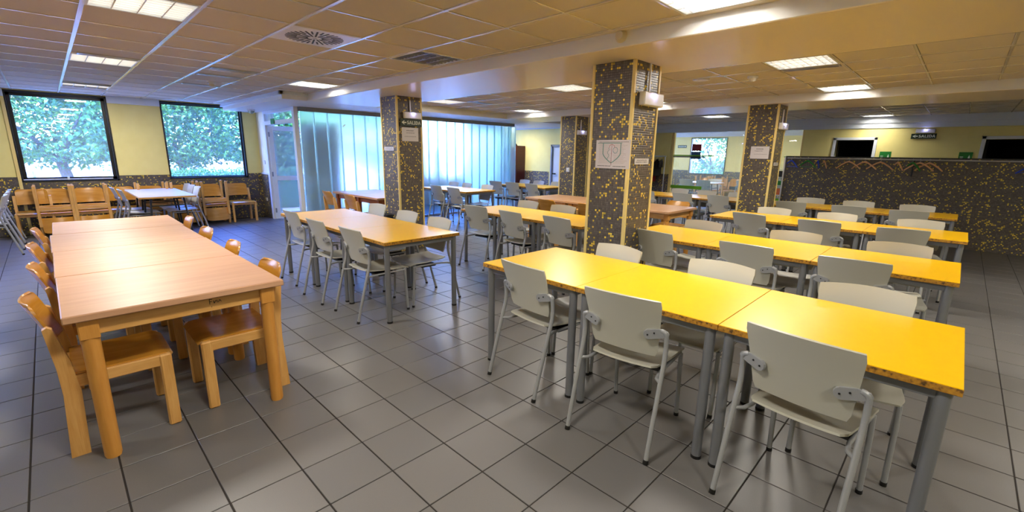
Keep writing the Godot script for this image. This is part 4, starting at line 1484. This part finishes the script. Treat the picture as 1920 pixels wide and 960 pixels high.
	place(wc, Vector3(2.99, 0, -5.74), 0, "wooden chair before the ribbed glass, right one of two at the dark legged table", "wooden chairs at the dark legged table")
	place(wc, Vector3(4.33, 0, -6.55), PI, "wooden chair behind the dark legged table, beside the left pillar", "wooden chairs at the dark legged table")
	# white tables by the windows
	var ft := make_folding_table(0.76, 0.95)
	for k in 2:
		place(ft, Vector3(0.655, 0, -7.88 - 0.95 * k), 0, "white topped table with thin black legs under the windows, %s" % ["nearer one", "farther one"][k], "white tables by the windows")
	for k in 3:
		place(gc, Vector3(1.30, 0, [-8.33, -8.80, -9.22][k] + 0.05), PI, "grey chair right of the white tables by the windows, %s" % ["nearest", "middle", "farthest"][k], "grey chairs at the white tables")
	for k in 2:
		place(gc, Vector3([0.05, 0.0][k], 0, [-8.22, -8.82][k]), 0, "grey chair left of the white tables by the windows, %s" % ["nearer one", "farther one"][k], "grey chairs at the white tables")
	place(ft, Vector3(-2.0, 0, -8.45), 0, "white topped table at the left edge of the picture", "white tables by the windows")
	for k in 3:
		place(gc, Vector3(-1.09, 0, [-7.87, -8.45, -8.98][k]), PI, "grey chair cut by the left edge of the picture, %s" % ["nearest", "middle", "farthest"][k], "grey chairs at the left edge")
	# stacked chairs against the window wall: one upright, one turned over on top of it
	var zr := -9.575
	var sx := [-0.67, -0.20, 0.68, 1.18, 1.68]
	for k in 5:
		var at := Vector3(sx[k], 0, zr)
		var nth: String = ["first", "second", "third", "fourth", "fifth"][k]
		place(wc, at, -PI / 2, "wooden chair standing against the window wall, lower one of the %s stack from the left" % nth, "stacked wooden chairs under the windows")
		var c := place(wc, at, -PI / 2, "wooden chair upside down on another, %s stack from the left under the windows" % nth, "stacked wooden chairs under the windows")
		c.transform = Transform3D(Basis(Vector3.UP, -PI / 2) * Basis(Vector3(0, 0, 1), PI), at + Vector3(0, 0.8755, 0.405))
	place(wc, Vector3(-0.93, 0, zr - 0.01), -PI / 2, "single wooden chair half hidden left of the stacked chairs", "single wooden chairs under the windows")
	place(wc, Vector3(0.245, 0, zr + 0.0), -PI / 2, "single upright wooden chair between the second and third stack", "single wooden chairs under the windows")
	place(wc, Vector3(2.20, 0, zr + 0.02), -PI / 2, "single upright wooden chair at the right end under the windows", "single wooden chairs under the windows")
	# the next dining room, behind glass
	place(ft, Vector3(13.5, 0, -3.9), 0, "pale table in the next room, nearest behind the glass partition", "tables in the next room")
	place(ft, Vector3(14.4, 0, -2.6), 0, "pale table in the next room, right side behind the glass partition", "tables in the next room")
	for q in [[12.95, -3.75, 0, "left"], [13.0, -4.3, 0, "far left"], [14.15, -3.8, 180, "behind the nearest table"], [13.85, -2.9, 0, "before the right table"], [13.9, -2.4, 0, "rightmost"]]:
		place(gc, Vector3(q[0], 0, q[1]), deg_to_rad(q[2]), "grey chair seen through the glass partition, %s" % q[3], "grey chairs in the next room")
	for k in 3:
		var at := Vector3(15.80, 0, [-4.75, -4.25, -3.75][k])
		place(wc, at, PI, "wooden chair against the far wall behind the glass, %s" % ["left one", "middle one", "right one"][k], "wooden chairs in the next room")
		if k < 2:
			var c := place(wc, at, PI, "wooden chair upside down on another behind the glass, %s" % ["left one", "middle one"][k], "wooden chairs in the next room")
			c.transform = Transform3D(Basis(Vector3.UP, PI) * Basis(Vector3(0, 0, 1), PI), at + Vector3(-0.405, 0.8755, 0))

# ---------------------------------------------------------------- small things
func hanger(label: String, m: Material, z: float, turn: float, bar: bool, strap := false) -> void:
	var o := thing("coat_hanger", label, "coat hanger", Vector3(10.46, 1.53, z), deg_to_rad(turn), "coat hangers on the partition rail")
	var st := mb()
	var hook := []
	for k in 9:
		var a := -0.5 + (PI + 0.9) * k / 8.0
		hook.append(Vector3(cos(a) * 0.016, sin(a) * 0.016 + 0.002, 0))
	hook.append(Vector3(0.0, -0.03, 0))
	hook.append(Vector3(0.0, -0.055, 0))
	tube(st, hook, 0.0022, 6)
	obj("hook", st, M.aluminium, o)
	st = mb()
	for s: float in [-1.0, 1.0]:
		tube(st, [Vector3(0, -0.05, 0), Vector3(0.06 * s, -0.075, 0), Vector3(0.14 * s, -0.13, 0), Vector3(0.205 * s, -0.19, 0)], [0.013, 0.012, 0.011, 0.009], 8, true, 1.2)
	if bar:
		tube(st, [Vector3(-0.18, -0.175, 0), Vector3(0.18, -0.175, 0)], 0.005, 6)
	obj("arms", st, m, o)
	if strap:
		st = mb()
		bx(st, Vector3(0.0, -0.15, 0.02), Vector3(0.03, 0.30, 0.012), 0.004)
		obj("strap", st, M.black_plastic, o)

func build_small_things() -> void:
	hanger("blue coat hanger at the left end of the partition rail", M.hanger_blue, -0.90, 50, true)
	hanger("green coat hanger second from the left on the partition rail", M.hanger_green, -0.60, 62, true)
	hanger("blue coat hanger third from the left, turned edgewise", M.hanger_blue, -0.42, 20, false)
	hanger("small wooden coat hanger right of the second blue one", M.hanger_wood, -0.31, 25, false)
	hanger("wooden coat hanger, first of three overlapping below the left doorway", M.hanger_wood, 0.10, 78, false)
	hanger("wooden coat hanger, middle of three overlapping below the left doorway", M.hanger_wood, 0.35, 75, false)
	hanger("wooden coat hanger, third of three overlapping below the left doorway", M.hanger_wood, 0.59, 84, false)
	hanger("wooden coat hanger turned edgewise left of the green and black one", M.hanger_wood, 0.84, 30, false)
	hanger("green coat hanger with a black strap below the exit sign", M.hanger_green, 1.05, 40, false, true)
	hanger("wooden coat hanger right of the black strap", M.hanger_wood, 1.15, 82, false)
	hanger("last wooden coat hanger right of the black strap", M.hanger_wood, 1.28, 70, false)
	hanger("blue coat hanger at the right edge of the picture", M.hanger_blue, 2.55, 80, true)
	# dark red cabinet
	var cb := thing("cabinet", "tall dark red wooden cabinet against the yellow wall by the ribbed glass", "cabinet", Vector3(10.30, 0, -9.02))
	var st := mb()
	lohi(st, Vector3(-0.21, 0, -0.33), Vector3(0.215, 1.78, 0.33), 0.005)
	obj("body", st, M.cabinet_red, cb)
	for k in 2:
		st = mb()
		lohi(st, Vector3(-0.226, 0.66 if k == 0 else 0.04, -0.322), Vector3(-0.21, 1.765 if k == 0 else 0.65, 0.322), 0.003)
		var d := obj("cabinet_door", st, M.cabinet_red, cb)
		st = mb()
		tube(st, [Vector3(-0.226, 1.1 if k == 0 else 0.55, -0.27), Vector3(-0.25, 1.1 if k == 0 else 0.55, -0.27)], 0.012, 10)
		obj("knob", st, M.aluminium, d)
	st = mb()
	tube(st, [Vector3(10.33, 1.78, -8.95), Vector3(10.33, 1.80, -8.95), Vector3(10.33, 1.83, -8.95), Vector3(10.33, 1.85, -8.95)], [0.05, 0.055, 0.03, 0.015], 10)
	tag(obj("small_pot", st, M.black_plastic), "small dark pot on top of the red cabinet", "pot")
	# black bag behind the yellow tables at the exit-sign pillar
	var bag := thing("black_bag", "black bag standing at the foot of the exit-sign pillar behind the yellow tables", "bag", Vector3(2.86, 0, -4.47))
	st = mb()
	sheet(st, func(u: float, v: float):
		var a := TAU * u
		var k := 1.0 - 0.45 * pow(v, 3)
		return Vector3(cos(a) * 0.13 * k, v * 0.60, sin(a) * 0.24 * (1.0 - 0.12 * v)), 20, 8, 0.01)
	bx(st, Vector3(0, 0.585, 0), Vector3(0.13, 0.03, 0.38), 0.012)
	obj("body", st, M.dark_cloth, bag)
	st = mb()
	tube(st, bez(Vector3(0, 0.59, -0.10), Vector3(0, 0.72, 0), Vector3(0, 0.59, 0.10), 8), 0.010, 8)
	obj("bag_handle", st, M.black_plastic, bag)
	# coat stand with clothes left of the glass partition
	var cs := thing("coat_rack", "wheeled coat rack left of the glass partition", "coat rack", Vector3(12.05, 0, -4.95))
	st = mb()
	for z: float in [-0.42, 0.42]:
		tube(st, [Vector3(0, 0.03, z), Vector3(0, 1.52, z)], 0.014, 8)
		tube(st, [Vector3(-0.22, 0.04, z), Vector3(0.22, 0.04, z)], 0.014, 8)
	tube(st, [Vector3(0, 1.52, -0.45), Vector3(0, 1.52, 0.45)], 0.014, 8)
	obj("frame", st, M.aluminium, cs)
	for k in 6:
		var z := -5.28 + 0.125 * k
		var red := k == 3
		var g := thing("hanging_garment", ["dark coat, leftmost on the rack left of the glass partition", "dark coat second from the left on the coat rack", "dark coat beside the red garment on the coat rack", "red garment hanging on the coat rack", "dark coat right of the red garment on the coat rack", "dark coat, rightmost on the coat rack"][k], "coat", Vector3(12.05, 0, z), deg_to_rad([8, -6, 4, 0, -10, 14][k]), "garments on the coat rack")
		st = mb()
		var low: float = [0.55, 0.62, 0.7, 0.78, 0.95, 1.2][k]
		sheet(st, func(u: float, v: float):
			var a := TAU * u
			var y := lerpf(1.47, low, v)
			var wide := 0.05 + 0.17 * minf(1.0, v * 5.0) + 0.02 * v
			return Vector3(cos(a) * wide, y - 0.10 * absf(cos(a)) * (1.0 - v), sin(a) * (0.03 + 0.012 * sin(a * 3.0 + k))), 18, 8, 0.006)
		obj("cloth", st, M.red_cloth if red else M.dark_cloth, g)
		st = mb()
		tube(st, [Vector3(0, 1.46, 0), Vector3(0, 1.50, 0), Vector3(0.012, 1.535, 0), Vector3(-0.012, 1.54, 0)], 0.003, 6)
		obj("hanger_hook", st, M.aluminium, g)
	# open shelf with coloured boxes between the notice pillar and the partition
	var sh := thing("shelf_unit", "narrow shelf with coloured boxes between the notice pillar and the hanger partition", "shelf", Vector3(12.15, 0, -1.49))
	st = mb()
	for z: float in [-0.14, 0.14]:
		bx(st, Vector3(0, 0.62, z), Vector3(0.30, 1.24, 0.014), 0.002)
	for y: float in [0.05, 0.35, 0.62, 0.86, 1.06, 1.235]:
		bx(st, Vector3(0, y, 0), Vector3(0.30, 0.014, 0.28), 0.002)
	obj("frame", st, M.white_frame, sh)
	for q in [[1.07, 0.14, "black_plastic", "black box on the top shelf by the notice pillar"], [0.87, 0.10, "sign_bright_green", "green box on the second shelf by the notice pillar"], [0.63, 0.15, "orange_box", "orange box on the middle shelf by the notice pillar"], [0.36, 0.17, "green_sticker", "light green box on the lower shelf by the notice pillar"]]:
		st = mb()
		bx(st, Vector3(12.12, q[0] + q[1] / 2, -1.49), Vector3(0.20, q[1], 0.22), 0.004)
		tag(obj("storage_box", st, M[q[2]]), q[3], "box", "boxes on the narrow shelf")

# ---------------------------------------------------------------- outdoors
func tree(label: String, at: Vector3, h0: float, crown: Vector3, n: int, sd: int) -> void:
	var r := RandomNumberGenerator.new()
	r.seed = sd
	var o := thing("tree", label, "tree", at, 0, "leafy trees outside the windows")
	var st := mb()
	var trunk := []
	for k in 6:
		trunk.append(Vector3(r.randf_range(-0.05, 0.05), h0 * 1.25 * k / 5.0 - 0.05, r.randf_range(-0.05, 0.05)))
	tube(st, trunk, [0.17, 0.14, 0.13, 0.12, 0.11, 0.09], 10)
	for k in 7:
		var a := TAU * k / 7.0 + r.randf() * 0.5
		var b := Vector3(cos(a), 0, sin(a))
		tube(st, [trunk[4], trunk[4] + b * crown.x * 0.3 + Vector3(0, crown.y * 0.35, 0), trunk[4] + b * crown.x * 0.8 + Vector3(0, crown.y * r.randf_range(0.4, 0.9), 0)], [0.07, 0.045, 0.015], 6)
	obj("trunk", st, M.bark, o)
	for v in 3:
		st = mb()
		# a folded pointed leaf
		var L := 0.115
		var W := 0.04
		for s: float in [-1.0, 1.0]:
			tri(st, Vector3(0, 0, 0), Vector3(L * 0.45, 0.012, W * s), Vector3(L * 0.5, -0.006, 0), Vector3.UP)
			tri(st, Vector3(L * 0.45, 0.012, W * s), Vector3(L, -0.03, 0), Vector3(L * 0.5, -0.006, 0), Vector3.UP)
		var mm := MultiMesh.new()
		mm.transform_format = MultiMesh.TRANSFORM_3D
		mm.mesh = st.commit()
		mm.instance_count = n / 3
		for k in n / 3:
			var d := Vector3(r.randfn(), r.randfn(), r.randfn()).normalized()
			var rad := pow(r.randf(), 0.42)
			var p := d * rad * crown
			# gather leaves in tufts
			var q := Vector3(sin(p.x * 3.1 + sd), sin(p.y * 3.7 + 1.3), sin(p.z * 3.3 + 2.1)) * 0.16
			p += q + Vector3(0, h0 + crown.y * 0.80, 0)
			var b := Basis(Vector3.UP, r.randf() * TAU) * Basis(Vector3(0, 0, 1), r.randf_range(-0.9, 0.5)) * Basis(Vector3(1, 0, 0), r.randf_range(-0.8, 0.8))
			mm.set_instance_transform(k, Transform3D(b.scaled(Vector3.ONE * r.randf_range(0.75, 1.4)), p))
		var mi := MultiMeshInstance3D.new()
		mi.multimesh = mm
		mi.material_override = M["leaf_%d" % v]
		mi.name = "foliage"
		mi.set_meta("kind", "stuff")
		o.add_child(mi, true)

func build_outdoors() -> void:
	var st := mb()
	lohi(st, Vector3(-40, -0.6, -70), Vector3(40, -0.22, -10.0))
	lohi(st, Vector3(16.3, -0.6, -30), Vector3(60, -0.22, 30))
	lohi(st, Vector3(10.75, -0.6, -10.0), Vector3(16.4, -0.22, -6.82))
	var g := struct("ground", st, M.paving, "pale sunlit paving outside the windows")
	tree("leafy tree outside the left window, its trunk in the middle of the glass", Vector3(-0.35, -0.2, -15.2), 1.35, Vector3(2.3, 1.75, 1.9), 17000, 1)
	tree("leafy tree outside between the two windows", Vector3(2.5, -0.2, -16.6), 1.2, Vector3(2.4, 1.9, 1.9), 17000, 2)
	tree("leafy tree outside behind the right window, toward the door", Vector3(5.2, -0.2, -15.2), 1.1, Vector3(2.2, 1.9, 1.9), 16000, 3)
	tree("leafy tree outside at the left edge of the left window", Vector3(-3.8, -0.2, -17.5), 1.3, Vector3(2.4, 2.0, 2.0), 15000, 4)
	tree("leafy tree outside the window of the next room", Vector3(19.5, -0.2, -5.9), 0.9, Vector3(1.7, 1.6, 1.7), 4500, 5)
	tree("leafy tree behind the ribbed glass wall", Vector3(8.6, -0.2, -14.5), 1.2, Vector3(2.2, 1.8, 1.9), 9000, 6)
	tree("darker tree in the second rank, left of the left window", Vector3(-2.6, -0.2, -21.5), 1.2, Vector3(3.2, 2.3, 2.0), 7500, 7)
	tree("darker tree in the second rank, between the windows", Vector3(2.2, -0.2, -22.5), 1.3, Vector3(3.2, 2.4, 2.0), 7500, 8)
	tree("darker tree in the second rank, right of the right window", Vector3(6.6, -0.2, -21.5), 1.2, Vector3(3.0, 2.3, 2.0), 7500, 9)
	# low hedge under the right window
	var he := thing("hedge", "low clipped hedge outside the right window", "hedge", Vector3(3.1, -0.22, -13.2))
	st = mb()
	bx(st, Vector3(0, 0.55, 0), Vector3(3.6, 1.10, 0.5), 0.12)
	obj("hedge_core", st, M.leaf_2, he)
	var r := RandomNumberGenerator.new()
	r.seed = 9
	st = mb()
	for s: float in [-1.0, 1.0]:
		tri(st, Vector3.ZERO, Vector3(0.035, 0.006, 0.022 * s), Vector3(0.08, -0.01, 0), Vector3.UP)
	var mm := MultiMesh.new()
	mm.transform_format = MultiMesh.TRANSFORM_3D
	mm.mesh = st.commit()
	mm.instance_count = 3600
	for k in 3600:
		var p := Vector3(r.randf_range(-1.85, 1.85), r.randf_range(0.0, 1.15), r.randf_range(-0.3, 0.3))
		if k % 3 == 0: p.y = r.randf_range(1.06, 1.2)
		else: p.z = 0.26 + r.randf_range(-0.03, 0.05)
		mm.set_instance_transform(k, Transform3D(Basis(Vector3.UP, r.randf() * TAU) * Basis(Vector3(0, 0, 1), r.randf_range(-1.2, 1.2)), p))
	var mi := MultiMeshInstance3D.new()
	mi.multimesh = mm
	mi.material_override = M.leaf_0
	mi.name = "foliage"
	mi.set_meta("kind", "stuff")
	he.add_child(mi, true)
	# white rail fence across the pavement
	var fe := thing("rail_fence", "low white rail fence outside the left window", "fence", Vector3(-1.0, -0.22, -19.0))
	for k in 7:
		st = mb()
		bx(st, Vector3(-4.5 + k * 1.5, 0.5, 0), Vector3(0.08, 1.0, 0.08), 0.01)
		obj("post", st, M.white_frame, fe)
	for y: float in [0.45, 0.9]:
		st = mb()
		bx(st, Vector3(0, y, 0), Vector3(9.1, 0.09, 0.04), 0.01)
		obj("rail", st, M.white_frame, fe)
	# pale garden wall far behind
	st = mb()
	lohi(st, Vector3(-30, -0.22, -32), Vector3(30, 1.6, -31.6), 0.01)
	tag(obj("garden_wall", st, M.render_wall), "long pale garden wall beyond the trees", "wall")

func _ready() -> void:
	rng.seed = 1
	setup()
	make_materials()
	for p in plan_lights():
		holes.append(Rect2(p[0] - 0.282, p[1] - 0.286, 0.564, 0.572))
	holes.append(Rect2(1.0645 - 0.282, -2.291 - 0.282, 0.564, 0.564))
	build_floor()
	build_ceiling()
	build_beams()
	build_window_wall()
	build_entrance()
	build_far_walls()
	column("mosaic pillar with the shield poster, nearest to the viewer", Vector2(2.99, -0.83), Vector2(3.45, -0.392))
	column("mosaic pillar with the exit sign, left of the centre", Vector2(3.055, -4.78), Vector2(3.50, -4.323))
	column("far mosaic pillar with a light switch, left of the poster pillar", Vector2(7.385, -4.72), Vector2(7.85, -4.297))
	column("mosaic pillar with a notice sheet, beside the hanger partition", Vector2(7.33, -0.87), Vector2(7.78, -0.417))
	build_furniture()
	build_ceiling_fittings()
	build_signs()
	build_small_things()
	build_outdoors()
